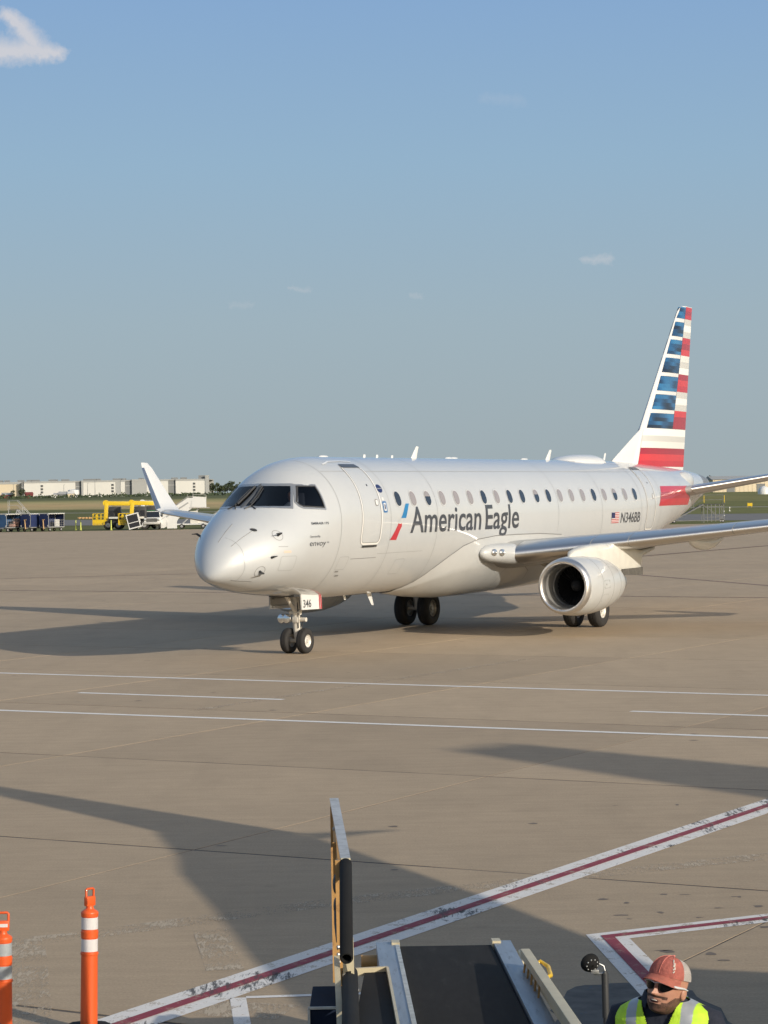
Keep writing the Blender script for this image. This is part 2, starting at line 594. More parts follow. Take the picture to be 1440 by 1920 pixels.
M['line_white'] = ground_paint('white_line_paint', (0.78, 0.75, 0.71), 0.38, 0.92, rad(15))
M['line_white_far'] = ground_paint('white_lane_paint', (0.82, 0.80, 0.76), 0.15)
M['line_red'] = ground_paint('red_line_paint', (0.27, 0.035, 0.055), 0.30, 0.7, rad(15))
M['line_brown'] = ground_paint('faded_red_paint', (0.16, 0.085, 0.06), 0.6)
d1 = Vector((4.86, 8.35)).normalized()
c0 = Vector((-0.322, 19.35))
strip('ramp_line', [c0 - d1 * 9, c0 + d1 * 16], 0.47, M['line_white'], 0.004)
strip('ramp_line_core', [c0 - d1 * 9, c0 + d1 * 16], 0.115, M['line_red'], 0.008)
chev = [(9.0, 23.2), (1.80, 19.58), (2.02, 16.9), (2.25, 14.2)]
strip('chevron_line', chev, 0.33, M['line_white'], 0.004)
strip('chevron_line_core', chev, 0.105, M['line_red'], 0.008)
strip('stand_mark', [(-1.14, 17.42), (-1.05, 16.5), (-0.95, 15.4)], 0.12, M['line_white'], 0.004)
strip('stand_mark', [(-1.08, 17.43), (-0.2, 17.50)], 0.075, M['line_white'], 0.0045)
lane = Vector((15.137, -8.608)).normalized()
for a, b in (((-8.325, 50.767), (6.812, 42.159)), ((-6.852, 41.717), (5.639, 34.959))):
    A_, B_ = Vector(a), Vector(b)
    dd = (B_ - A_).normalized()
    strip('lane_line', [A_ - dd * 45, B_ + dd * 30], 0.18, M['line_white_far'], 0.004)
d0 = Vector((-5.91, 45.236))
for k in range(-3, 4):
    s0 = d0 + lane * (k * 11.5)
    strip('lane_dash', [s0, s0 + lane * 4.62], 0.17, M['line_white_far'], 0.004)
strip('taxi_line', [(-40, 112.8), (-15.955, 97.669), (-6.058, 91.594), (8.185, 82.76), (40, 62.5)], 0.28, M['line_brown'], 0.004)
strip('taxi_line', [(-18.35, 112.4), (-9.26, 114.72), (4, 111), (10.47, 105.7), (14.56, 89.7), (17.5, 70)], 0.26, M['line_brown'], 0.0045)
strip('taxi_line', [(9, 120), (14.34, 132.5), (24.74, 152.2), (40, 182)], 0.35, M['line_brown'], 0.004)
# bands where old paint was ground off the concrete
strip('ground_off_band', [(-3.6, 19.55), (-2.65, 20.0), (-0.546, 21.45), (0.848, 22.2), (3.81, 23.72), (7, 25.2)], 0.36, M['worn'], 0.0030)
strip('ground_off_band', [(-3.03, 19.63), (-2.62, 17.1), (-2.5, 15.5)], 0.30, M['worn'], 0.0034)
strip('ground_off_band', [(-1.62, 20.7), (-1.30, 18.45)], 0.30, M['worn'], 0.0036)
strip('ground_off_band', [(-1.35, 17.1), (-0.75, 16.9)], 0.5, M['worn'], 0.0032)
strip('ground_off_band', [(-3.4, 41.0), (3.2, 52.5)], 0.22, M['worn'], 0.0034)
g = G()
random.seed(3)
ring = [(1.75 + 0.62 * math.cos(a) * random.uniform(0.9, 1.08), 16.4 + 1.45 * math.sin(a) * random.uniform(0.92, 1.06), 0.0025) for a in [2 * math.pi * k / 40 for k in range(40)]]
ring = [(min(max(x, 1.12), 2.4), min(y, 17.72 + 0.02 * random.random()), z) for x, y, z in ring]
g.poly(ring)
rs = random.Random(9)
gs = G()
for k in range(70):
    px_, py_ = rs.uniform(1.9, 5.0), rs.uniform(17.0, 21.6)
    if k > 62:
        px_, py_ = rs.uniform(-2, 4), rs.uniform(19, 30)
    w_, h_ = rs.uniform(.02, .085), rs.uniform(.02, .07)
    a0 = rs.uniform(0, 6.28)
    gs.poly([(px_ + w_ * math.cos(a0 + q * .785) * rs.uniform(.5, 1.2), py_ + h_ * math.sin(a0 + q * .785) * rs.uniform(.5, 1.2), 0.0021) for q in range(8)])
gs.done('oil_spots', mat('oil_drip', (0.165, 0.130, 0.098), 0.75, var=0.3, vscale=3), APRON, smooth=0)['kind'] = 'stuff'
M['wet'] = mat('oily_patch', (0.085, 0.078, 0.070), 0.75, var=0.5, vscale=5, dirt=(0.045, 0.075, 0.12), dscale=3.5, dthr=(0.64, 0.68))
tag(g.done('oil_stain', M['wet'], APRON, smooth=0))

M['taxi'] = mat('taxiway_asphalt', (0.150, 0.145, 0.140), 0.9, var=0.1, vscale=0.1)
strip('taxiway', [(-330, 640), (-60.5, 394), (51, 314), (330, 100)], 66, M['taxi'], -0.045)
strip('runway_edge', [(-330, 933), (-94, 669), (74, 481), (400, 116)], 9, mat('pale_pavement', (0.33, 0.31, 0.27), 0.9), -0.045)

# ------------------------------------------------------------------ airliner
TH = 0.48166
JET = empty('airliner', (-2.0985, 55.532, 0), math.atan2(-math.cos(TH), -math.sin(TH)),
            label='silver twin-engine airliner with striped red and blue tail taxiing on the apron', cat='airplane')
UT = -3.908
KS = [0.0, .06, .2, .45, .8, 1.2, 1.6, 2.0, 2.5, 3.0, 3.6, 4.4, 5.4]
KZT = [1.97, 2.273, 2.522, 2.791, 3.07, 3.311, 3.532, 3.749, 4.082, 4.38, 4.556, 4.632, 4.64]
KZB = [1.97, 1.863, 1.8, 1.736, 1.647, 1.563, 1.506, 1.463, 1.422, 1.385, 1.338, 1.290, 1.25]
KW = [0.0, .215, .401, .617, .853, 1.072, 1.211, 1.286, 1.345, 1.395, 1.445, 1.48, 1.505]
TU = [15, 17, 19, 21, 22.5, 23.5, 24.5, 26, 27, 28.0, 28.35]
TZT = [4.64, 4.64, 4.63, 4.58, 4.52, 4.48, 4.44, 4.35, 4.26, 4.11, 3.96]
TZB = [1.25, 1.26, 1.4, 1.86, 2.28, 2.47, 2.67, 3.04, 3.33, 3.62, 3.76]
TW = [1.505, 1.5, 1.45, 1.31, 1.14, 1.0, .84, .58, .4, .24, .1]


def pchip(x, xk, yk):
    n = len(xk)
    h = [xk[i + 1] - xk[i] for i in range(n - 1)]
    d = [(yk[i + 1] - yk[i]) / h[i] for i in range(n - 1)]
    m = [0.0] * n
    for i in range(1, n - 1):
        if d[i - 1] * d[i] > 0:
            w1, w2 = 2 * h[i] + h[i - 1], h[i] + 2 * h[i - 1]
            m[i] = (w1 + w2) / (w1 / d[i - 1] + w2 / d[i])
    m[0] = d[0]
    x = min(max(x, xk[0]), xk[-1])
    i = 0
    while i < n - 2 and x > xk[i + 1]:
        i += 1
    t = (x - xk[i]) / h[i]
    return (2 * t**3 - 3 * t**2 + 1) * yk[i] + (t**3 - 2 * t**2 + t) * h[i] * m[i] + (-2 * t**3 + 3 * t**2) * yk[i + 1] + (t**3 - t**2) * h[i] * m[i + 1]


SQ = [math.sqrt(k) for k in KS]
_cache = {}


def sec(u):
    k = round(u, 4)
    if k not in _cache:
        if u > 15:
            _cache[k] = (pchip(u, TU, TZT), pchip(u, TU, TZB), pchip(u, TU, TW))
        else:
            s = math.sqrt(min(max(u - UT, 0), 5.4))
            _cache[k] = (pchip(s, SQ, KZT), pchip(s, SQ, KZB), pchip(s, SQ, KW))
    a, b, w = _cache[k]
    fr = .45 + .106 * min(max((u - UT) / 4.0, 0), 1)
    return a, b, w, b + fr * (a - b)


def fus(u, ph, off=0.0):
    """fuselage point (aft, port, up) at angle ph from port, pushed out by off"""
    a, b, w, zm = sec(u)
    h = a - zm if math.sin(ph) > 0 else zm - b
    c, s = math.cos(ph), math.sin(ph)
    v, z = w * c, zm + h * s
    if off:
        n = Vector((c / max(w, .05), s / max(h, .05))).normalized()
        v += n.x * off
        z += n.y * off
    return u, v, z


def fus_uz(u, z, off, side=1):
    a, b, w, zm = sec(u)
    h = a - zm if z > zm else zm - b
    s = min(max((z - zm) / h, -0.999), 0.999)
    u_, v, z_ = fus(u, math.asin(s), off)
    return (-u_, side * v, z_)


def A(u, v, z):
    return (-u, v, z)


# windscreen quads in (u, angle): corners top-centre, top-outer, bottom-outer, bottom-centre
# the four edges of the glass and of its frame, sampled so that they run straight on the curved nose
GT = [(-1.611, 88.1), (-1.593, 80.7), (-1.544, 73.3), (-1.468, 66.4), (-1.367, 60.0)]
GR = [(-1.367, 60.0), (-1.486, 56.3), (-1.597, 52.7), (-1.702, 49.1), (-1.802, 45.2)]
GB = [(-2.378, 86.6), (-2.306, 72.6), (-2.177, 62.7), (-2.004, 53.8), (-1.802, 45.2)]
GL = [(-1.611, 88.1), (-1.78, 88.0), (-1.964, 87.7), (-2.172, 87.2), (-2.378, 86.6)]
OT = [(-1.529, 89.9), (-1.522, 82.0), (-1.475, 74.6), (-1.387, 67.0), (-1.266, 59.3)]
OR = [(-1.266, 59.3), (-1.412, 55.0), (-1.549, 50.4), (-1.675, 45.8), (-1.794, 40.8)]
OB = [(-2.462, 89.9), (-2.390, 73.5), (-2.242, 60.9), (-2.038, 50.8), (-1.794, 40.8)]
OL = [(-1.529, 89.9), (-1.74, 89.9), (-1.98, 89.9), (-2.22, 89.9), (-2.462, 89.9)]


def along_edge(E, t):
    x = t * (len(E) - 1)
    i = min(int(x), len(E) - 2)
    f = x - i
    return [E[i][k] * (1 - f) + E[i + 1][k] * f for k in (0, 1)]


def coons(s, t):
    T, B, L, Rr = along_edge(GT, s), along_edge(GB, s), along_edge(GL, t), along_edge(GR, t)
    out = []
    for k in (0, 1):
        c = GT[0][k] * (1 - s) * (1 - t) + GT[-1][k] * s * (1 - t) + GB[0][k] * (1 - s) * t + GB[-1][k] * s * t
        out.append((1 - t) * T[k] + t * B[k] + (1 - s) * L[k] + s * Rr[k] - c)
    return out


SIDEW = [(-1.281, 3.921), (-0.896, 3.915), (-0.94, 3.429), (-1.53, 3.462), (-1.590, 3.50), (-1.603, 3.571)]


def inpoly(x, y, P):
    c = False
    for i in range(len(P)):
        x1, y1 = P[i]
        x2, y2 = P[i - 1]
        if (y1 > y) != (y2 > y) and x < (x2 - x1) * (y - y1) / (y2 - y1) + x1:
            c = not c
    return c


def mid_edge(A_, B_):
    return [[(a[k] * .55 + b[k] * .45) for k in (0, 1)] for a, b in zip(A_, B_)]


HOLE = [tuple(p) for p in mid_edge(GT, OT) + mid_edge(GR, OR)[1:] + mid_edge(GB, OB)[::-1][1:]]
NSEG = 144


def fus_rings(us, off=0.0):
    return [[A(*fus(u, 2 * math.pi * (k + 0.5) / NSEG, off)) for k in range(NSEG)] for u in us]


us = [UT + 1.35 * (i / 34) ** 2 for i in range(1, 34)] + [UT + 1.35 + i * 0.03 for i in range(60)]
u = us[-1] + .12
while u < 15:
    us.append(u)
    u += 0.25
us += [15 + i * 0.3 for i in range(41)]
us = [x for x in us if x < 26.95] + [26.95]
g = G()
R_ = fus_rings(us)
V_ = [[g.bm.verts.new(p) for p in r] for r in R_]
for i in range(len(us) - 1):
    um = (us[i] + us[i + 1]) / 2
    for j in range(NSEG):
        ph = 360 * (j + 1.0) / NSEG
        if -2.6 < um < -0.8 and ph < 180:
            z = fus(um, rad(ph))[2]
            pm = min(ph, 180 - ph)
            if inpoly(um, pm, HOLE) or inpoly(um, z, [(a * 1.0 + (0.03 if a > -1.2 else -0.03) * 0.6, b + (0.02 if b > 3.7 else -0.02)) for a, b in SIDEW]):
                continue
        k = (j + 1) % NSEG
        g.bm.faces.new((V_[i][j], V_[i + 1][j], V_[i + 1][k], V_[i][k]))
tip = g.bm.verts.new(A(UT, 0, 1.97))
for j in range(NSEG):
    g.bm.faces.new((tip, V_[0][j], V_[0][(j + 1) % NSEG]))
FUS = g.done('fuselage', M['paint'], JET, smooth=60, recalc=True)

g = G()
g.loft(fus_rings([26.952 + 0.1 * i for i in range(14)] + [28.32, 28.35]), False, True)
g.done('tail_cone', M['dull'], JET, smooth=60)


def surf_poly(name, poly, m, parent=JET, off=0.005, side=1, dz=0.06, du=0.3, fmap=None, bm=None):
    """flat outline in (u, z) wrapped on the fuselage side as a thin decal"""
    b = bm or bmesh.new()
    if bm is None:
        f = b.faces.new([b.verts.new((p[0], 0, p[1])) for p in poly])
        bmesh.ops.triangulate(b, faces=[f])
    xs = [v.co.x for v in b.verts]
    zs = [v.co.z for v in b.verts]
    for lo, hi, st, no in ((min(zs), max(zs), dz, (0, 0, 1)), (min(xs), max(xs), du, (1, 0, 0))):
        k = math.floor(lo / st) + 1
        while k * st < hi:
            bmesh.ops.bisect_plane(b, geom=b.verts[:] + b.edges[:] + b.faces[:], plane_co=(k * st, 0, k * st), plane_no=no, dist=1e-5)
            k += 1
    fm = fmap or (lambda u, z: fus_uz(u, z, off, side))
    for v in b.verts:
        v.co = fm(v.co.x, v.co.z)
    bmesh.ops.recalc_face_normals(b, faces=b.faces)
    fl = [f for f in b.faces if f.normal.y * side < -0.02]
    if len(fl) > len(b.faces) / 2:
        bmesh.ops.reverse_faces(b, faces=b.faces)
    g = G()
    g.bm.free()
    g.bm = b
    return g.done(name, m, parent, smooth=60, recalc=False)


def surf_line(name, pts, w, m, parent=JET, off=0.004, side=1, closed=False, fmap=None):
    """a seam or trim line of width w along a polyline in (u, z)"""
    b = bmesh.new()
    P = [Vector(p) for p in pts]
    n = len(P)
    Lr = []
    for i in range(n):
        p0 = P[i - 1] if (i or closed) else P[i]
        p1 = P[(i + 1) % n] if (i < n - 1 or closed) else P[i]
        a = (P[i] - p0)
        c = (p1 - P[i])
        a = a.normalized() if a.length > 1e-9 else c.normalized()
        c = c.normalized() if c.length > 1e-9 else a
        nb = (Vector((-a.y, a.x)) + Vector((-c.y, c.x))).normalized()
        k = w / 2 / max(0.35, nb.dot(Vector((-a.y, a.x))))
        Lr.append((b.verts.new((P[i].x + nb.x * k, 0, P[i].y + nb.y * k)), b.verts.new((P[i].x - nb.x * k, 0, P[i].y - nb.y * k))))
    for i in range(n if closed else n - 1):
        j = (i + 1) % n
        b.faces.new((Lr[i][0], Lr[i][1], Lr[j][1], Lr[j][0]))
    return surf_poly(name, None, m, parent, off, side, bm=b, fmap=fmap, dz=0.05)


def rrect(cu, cz, w, h, r, n=6, top=None):
    pts = []
    for sx_, sz_, a0 in ((1, 1, 0), (-1, 1, 90), (-1, -1, 180), (1, -1, 270)):
        for k in range(n + 1):
            a = rad(a0 + 90 * k / n)
            pts.append((cu + sx_ * (w / 2 - r) + r * math.cos(a), cz + sz_ * (h / 2 - r) + r * math.sin(a)))
    return pts


def text_bm(body, u0, u1, z0, cap, shear=0.0, weight=0.0, right=False, spacing=1.0):
    """lettering as a flat mesh in (u, z); u0..u1 its extent, z0 the baseline, cap the height of a capital"""
    def mesh_of(s, off=0.0):
        cu = bpy.data.curves.new('lettering', 'FONT')
        cu.body = s
        cu.shear = shear
        cu.offset = off
        cu.space_character = spacing
        cu.resolution_u = 4
        ob = bpy.data.objects.new('lettering', cu)
        COL.objects.link(ob)
        dg = bpy.context.evaluated_depsgraph_get()
        dg.update()
        me = bpy.data.meshes.new_from_object(ob.evaluated_get(dg))
        bpy.data.objects.remove(ob)
        return me
    ref = mesh_of('E')
    ch = max(v.co.y for v in ref.vertices)
    me = mesh_of(body, weight)
    b = bmesh.new()
    b.from_mesh(me)
    xs = [v.co.x for v in b.verts]
    x0, x1 = min(xs), max(xs)
    for v in b.verts:
        v.co = (u0 + (v.co.x - x0) / (x1 - x0) * (u1 - u0), 0, z0 + v.co.y / ch * cap)
    return b


def lettering(body, u0, u1, z0, cap, m, name='lettering', parent=JET, side=1, fmap=None, off=0.006, **kw):
    return surf_poly(name, None, m, parent, off, side, bm=text_bm(body, u0, u1, z0, cap, **kw), fmap=fmap, dz=0.05, du=0.5)


# windscreen: two forward panes, two side panes
for side in (1, -1):
    def qpatch(name, q, m, off, par, n=14):
        g = G()
        V = [[g.bm.verts.new((lambda p: (-p[0], side * p[1], p[2]))(fus(*(lambda c: (c[0], rad(c[1])))(coons(i / n, j / n)), off))) for j in range(n + 1)] for i in range(n + 1)]
        for i in range(n):
            for j in range(n):
                f = (V[i][j], V[i + 1][j], V[i + 1][j + 1], V[i][j + 1])
                g.bm.faces.new(f if side < 0 else f[::-1])
        return g.done(name, m, par, smooth=60, recalc=False)
    win = qpatch('windscreen', None, M['screen_glass'], 0.004, JET)
    g = G()
    n = 12
    for oe, ie in ((OT, GT), (OR, GR), (OB, GB)):
        o_, i_ = [], []
        for k in range(n + 1):
            t = k / n
            co, ci = along_edge(oe, t), along_edge(ie, t)
            row = []
            for w_, of in ((0.0, 0.001), (0.03, 0.008), (0.92, 0.008), (1.0, 0.003)):
                c = [co[x] * (1 - w_) + ci[x] * w_ for x in (0, 1)]
                p = fus(c[0], rad(c[1]), of)
                row.append(g.bm.verts.new((-p[0], side * p[1], p[2])))
            o_.append(row)
        for k in range(n):
            for w_ in range(3):
                g.bm.faces.new((o_[k][w_], o_[k + 1][w_], o_[k + 1][w_ + 1], o_[k][w_ + 1]))
    g.done('window_frame', M['frame_grey'], win, smooth=50)
    g = G()
    rows = []
    for k in range(13):
        co, ci = along_edge(OL, k / 12), along_edge(GL, k / 12)
        rows.append([(-p[0], side * p[1], p[2]) for p in (fus(co[0] * (1 - w_) + ci[0] * w_, rad(co[1] * (1 - w_) + ci[1] * w_), of) for w_, of in ((0, .010), (.85, .010), (1, .003)))])
    g.loft(rows, False, False, closed=False)
    g.done('centre_post', M['post_grey'], win, smooth=50)
    sw = surf_poly('side_window', SIDEW, M['screen_glass'], JET, 0.003, side, dz=0.06, du=0.06)
    surf_line('window_frame', [(a + (0.022 if a > -1.2 else -0.022), b + (0.02 if b > 3.7 else -0.02)) for a, b in SIDEW], 0.062, M['frame_grey'], sw, 0.010, side, True)
    surf_line('gasket', SIDEW, 0.03, M['dark'], sw, 0.013, side, True)
    # wiper
    g = G()
    wp = [fus(-2.37, rad(80), 0.03), fus(-2.05, rad(80.5), 0.045), fus(-1.72, rad(83), 0.035)]
    wp = [(-p[0], side * p[1], p[2]) for p in wp]
    g.tube(wp, [0.02, 0.014, 0.01], 6)
    bl = [fus(x, rad(y), 0.03) for x, y in ((-2.32, 82), (-1.95, 84), (-1.66, 86))]
    g.tube([(-p[0], side * p[1], p[2]) for p in bl], 0.026, 6)
    ar = [fus(x, rad(y), 0.02) for x, y in ((-2.43, 72), (-2.36, 80), (-2.50, 84))]
    g.tube([(-p[0], side * p[1], p[2]) for p in ar], 0.014, 6)
    g.done('wiper', M['dark'], JET)

# flight deck behind the glass
g = G()
g.poly([A(*fus(-0.62, 2 * math.pi * k / 40, -0.07)) for k in range(40)])
rows = []
for k in range(12):
    u_ = -2.30 + 1.68 * k / 11
    zf = 3.30 if u_ < -1.75 else 3.15
    a_, b_, w_, zm_ = sec(u_)
    hw = w_ * math.sqrt(max(0.02, 1 - ((zf - zm_) / (a_ - zm_)) ** 2)) - 0.10
    rows.append([A(u_, -hw, zf), A(u_, 0, zf), A(u_, hw, zf)])
g.loft(rows, False, False, closed=False)
g.done('flight_deck', M['dark'], JET, smooth=0)
for v in (0.5, -0.5):
    g = G()
    g.box(A(-0.78, v, 3.42), (0.12, 0.42, 0.72), bevel=0.05)
    g.box(A(-1.0, v, 3.22), (0.4, 0.46, 0.12), bevel=0.04)
    g.done('pilot_seat', mat('seat_cloth', (0.12, 0.12, 0.13), 0.9), JET)

# cabin windows
open_shade = {0: 'd', 1: 's', 2: 'h', 3: 's', 4: 's', 5: 's', 6: 'd', 7: 's', 8: 'd', 9: 'd', 10: 'h', 11: 'd', 12: 's', 13: 's', 14: 's', 15: 'd', 16: 's', 17: 'h', 18: 's', 19: 'd', 20: 'd'}
for side in (1, -1):
    for i in range(20):
        cu = 2.3795 + 0.8132 * i + (0.1331 if i >= 10 else 0) + 0.135
        cz = 3.597
        fr = surf_poly('cabin_window', rrect(cu, cz, 0.335, 0.40, 0.155), M['window_rim'], JET, 0.006, side, dz=0.05, du=0.1)
        st = open_shade[i]
        if st == 's':
            surf_poly('pane', rrect(cu, cz, 0.285, 0.35, 0.135), M['shade'], fr, 0.010, side, dz=0.05, du=0.1)
        else:
            surf_poly('pane', rrect(cu, cz, 0.285, 0.35, 0.135), M['glass_dark'], fr, 0.010, side, dz=0.05, du=0.1)
            if st == 'h':
                top = [p for p in rrect(cu, cz, 0.28, 0.345, 0.13) if p[1] >= cz - 0.001]
                surf_poly('shade', top, M['shade'], fr, 0.012, side, dz=0.05, du=0.1)

# doors
def cabin_door(u0, u1, z0, z1, r, shift=0.0):
    sh = lambda P: [(a + shift * max(0, b - 3.2), b) for a, b in P]
    out = sh(rrect((u0 + u1) / 2, (z0 + z1) / 2, u1 - u0, z1 - z0, r, 8))
    d = surf_poly('cabin_door', out, M['paint'], JET, 0.006, 1, dz=0.06)
    surf_line('door_trim', out, 0.05, M['seam_light'], d, 0.012, 1, True)
    surf_line('door_seam', sh(rrect((u0 + u1) / 2, (z0 + z1) / 2, u1 - u0 - 0.055, z1 - z0 - 0.055, r - 0.03, 8)), 0.014, M['seam'], d, 0.013, 1, True)
    surf_poly('door_handle', sh(rrect(u1 - 0.17, 3.52, 0.15, 0.16, 0.04)), M['seam'], d, 0.013, 1)
    surf_poly('handle_recess', sh(rrect(u1 - 0.17, 3.52, 0.11, 0.12, 0.03)), M['white_paint'], d, 0.016, 1)
    surf_poly('door_window', sh(rrect((u0 + u1) / 2 + 0.09, 3.93, 0.05, 0.05, 0.024)), M['glass_dark'], d, 0.014, 1)
    surf_poly('threshold', rrect((u0 + u1) / 2, z0 - 0.055, u1 - u0 - 0.22, 0.05, 0.01), M['dark'], d, 0.02, 1)
    tp = sh([(u0 + 0.02, z1 - 0.05), (u1 - 0.02, z1 - 0.05), (u1 - 0.10, z1 + 0.035), (u0 + 0.07, z1 + 0.035)])
    surf_poly('door_header', tp, M['ink'], d, 0.016, 1, dz=0.03)
    return d


cabin_door(0.58, 1.50, 2.55, 4.40, 0.16, 0.10)
cabin_door(19.02, 19.82, 2.52, 4.38, 0.15, 0.12)
surf_line('door_rain_gutter', [(0.10, 4.43), (0.5, 4.50), (1.1, 4.515), (1.6, 4.50)], 0.02, M['seam_light'], JET, 0.012)
surf_line('panel_seam', [(0.35, 2.21), (1.55, 2.21)], 0.012, M['seam'], JET)
surf_line('panel_seam', [(19.0, 4.50), (17.5, 4.56), (15.5, 4.585)], 0.012, M['seam_light'], JET)

M['panel_line'] = mat('skin_joint', (0.27, 0.28, 0.29), 0.5)
for u_ in (-0.35, 2.02, 4.55, 12.15, 15.35, 18.55, 20.45, 23.0):
    a_, b_, w_, zm_ = sec(u_)
    z0_ = b_ + 0.03 if not 4.6 < u_ < 15 else 2.62
    surf_line('skin_joint', [(u_, z0_ + (a_ - 0.012 - z0_) * k / 12) for k in range(13)], 0.011, M['panel_line'], JET, 0.004)
surf_line('skin_joint', [(-0.3 + 0.6 * k, 4.27) for k in range(33)], 0.008, M['panel_line'], JET, 0.004)
surf_line('skin_joint', [(1.55 + 0.6 * k, 2.30 if k < 5 else 2.62) for k in range(5)], 0.008, M['panel_line'], JET, 0.004)
for uu, zz, ww, hh in ((-2.35, 2.2, 0.5, 0.32), (0.05, 2.12, 0.42, 0.30), (17.2, 2.2, 0.6, 0.4), (2.9, 1.95, 0.5, 0.36)):
    surf_line('access_hatch_seam', rrect(uu, zz, ww, hh, 0.05), 0.007, M['panel_line'], JET, 0.004, 1, True)

# lettering and emblems
lettering('American', 3.06, 7.09, 2.767, 0.615, M['ink'], weight=0.012)
lettering('Eagle', 7.36, 9.46, 2.767, 0.615, M['ink'], weight=0.012)
lettering('N346BB', 16.77, 18.42, 2.762, 0.29, M['ink'], shear=0.12, weight=0.012)
lettering('EMBRAER', -1.515, -1.085, 3.050, 0.050, M['ink'], weight=0.02)
lettering('175', -1.045, -0.886, 3.050, 0.050, M['ink'], weight=0.02)
lettering('Operated', -1.638, -1.345, 2.757, 0.045, M['ink'])
lettering('By', -1.315, -1.234, 2.757, 0.045, M['ink'])
lettering('envoy', -1.645, -0.965, 2.565, 0.125, M['ink'], shear=0.1)
lettering('Air', -0.925, -0.835, 2.62, 0.035, M['ink'])


def sm(p, q, n=6, bow=0.0):
    out = []
    for k in range(n):
        t = k / n
        nx, ny = -(q[1] - p[1]), q[0] - p[0]
        o = 4 * t * (1 - t) * bow
        out.append((p[0] + (q[0] - p[0]) * t + nx * o, p[1] + (q[1] - p[1]) * t + ny * o))
    return out


M['sticker_blue'] = mat('sticker_blue', (0.03, 0.13, 0.33), 0.4)
surf_poly('emblem_blue', sm((2.86, 3.478), (3.035, 3.478)) + sm((3.035, 3.478), (2.80, 3.13), bow=-0.03) + sm((2.80, 3.13), (2.545, 3.13)) + sm((2.545, 3.13), (2.70, 3.30), 3) + sm((2.70, 3.30), (2.86, 3.478), bow=0.03), mat('flight_blue', (0.015, 0.19, 0.44), 0.35, 0, 0.4, var=0.35, vscale=1.2), JET, 0.006)
surf_poly('emblem_red', sm((2.40, 3.01), (2.57, 3.01), bow=-0.1) + sm((2.57, 3.01), (2.58, 2.93), 3) + sm((2.58, 2.93), (2.37, 2.605), bow=-0.06) + sm((2.37, 2.605), (2.03, 2.612)) + sm((2.03, 2.612), (2.40, 3.01), bow=-0.02), M['red_ink'], JET, 0.006)
surf_poly('emblem_grey', sm((2.40, 3.02), (2.545, 3.125), bow=0.15) + sm((2.545, 3.125), (2.75, 3.125)) + sm((2.75, 3.125), (2.57, 3.015), bow=-0.1) + sm((2.57, 3.015), (2.40, 3.02), bow=-0.1), mat('emblem_grey', (0.42, 0.44, 0.45), 0.35), JET, 0.006)
o = surf_poly('alliance_roundel', [(1.75 + 0.14 * math.cos(a), 3.85 + 0.10 * math.sin(a)) for a in [2 * math.pi * k / 24 for k in range(24)]], M['navy_ink'], JET, 0.006)
lettering('oneworld', 1.635, 1.865, 3.838, 0.030, M['white_paint'], parent=o, off=0.009)
o = surf_poly('instruction_placard', rrect(1.75, 3.41, 0.20, 0.27, 0.03), M['sticker_blue'], JET, 0.006)
surf_poly('placard_border', rrect(1.75, 3.41, 0.115, 0.19, 0.02), M['white_paint'], o, 0.009)
surf_poly('placard_mark', rrect(1.75, 3.41, 0.05, 0.12, 0.015), M['navy_ink'], o, 0.012)
surf_poly('instruction_placard', rrect(1.72, 3.60, 0.10, 0.07, 0.01), M['white_paint'], JET, 0.006)
# national flag
fl = surf_poly('flag', rrect(16.33, 2.912, 0.585, 0.31, 0.004, 1), M['white_paint'], JET, 0.006)
for k in range(7):
    zt_ = 2.912 + 0.155 - 0.31 / 13 * (2 * k)
    surf_poly('flag_stripe', rrect(16.33, zt_ - 0.31 / 26, 0.585, 0.31 / 13, 0.001, 1), M['red_ink'], fl, 0.009)
surf_poly('flag_canton', rrect(16.165, 2.912 + 0.155 - 0.31 / 13 * 3.5, 0.255, 0.31 / 13 * 7, 0.001, 1), M['navy_ink'], fl, 0.012)
# red block low on the tail
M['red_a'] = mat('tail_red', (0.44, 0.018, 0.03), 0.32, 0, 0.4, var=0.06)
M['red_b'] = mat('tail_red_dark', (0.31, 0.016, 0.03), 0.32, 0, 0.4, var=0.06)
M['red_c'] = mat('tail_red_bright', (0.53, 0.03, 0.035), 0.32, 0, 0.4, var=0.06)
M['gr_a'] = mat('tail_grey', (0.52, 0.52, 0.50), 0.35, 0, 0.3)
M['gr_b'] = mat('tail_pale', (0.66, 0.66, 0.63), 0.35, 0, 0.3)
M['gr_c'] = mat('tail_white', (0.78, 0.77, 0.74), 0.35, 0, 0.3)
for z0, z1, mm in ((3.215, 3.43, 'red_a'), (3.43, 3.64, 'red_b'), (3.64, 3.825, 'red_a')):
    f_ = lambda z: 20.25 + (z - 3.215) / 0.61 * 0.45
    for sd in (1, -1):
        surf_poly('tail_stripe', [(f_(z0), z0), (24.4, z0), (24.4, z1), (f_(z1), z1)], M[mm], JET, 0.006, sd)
# radome seam, probes and small fittings
for k, (z0, z1) in enumerate(((2.80, 2.30), (2.30, 1.84))):
    surf_line('radome_seam', [(-3.425 + 0.02 * math.sin(j / 10 * 3.14), z0 + (z1 - z0) * j / 10) for j in range(11)], 0.008, M['panel_line'], JET)


def surf_tube(name, pts, r, m, parent=JET):
    g = G()
    P = [(-p[0], p[1], p[2]) for p in (fus(a, rad(b), c) for a, b, c in pts)]
    g.tube(P, r, 7)
    return g.done(name, m, parent)


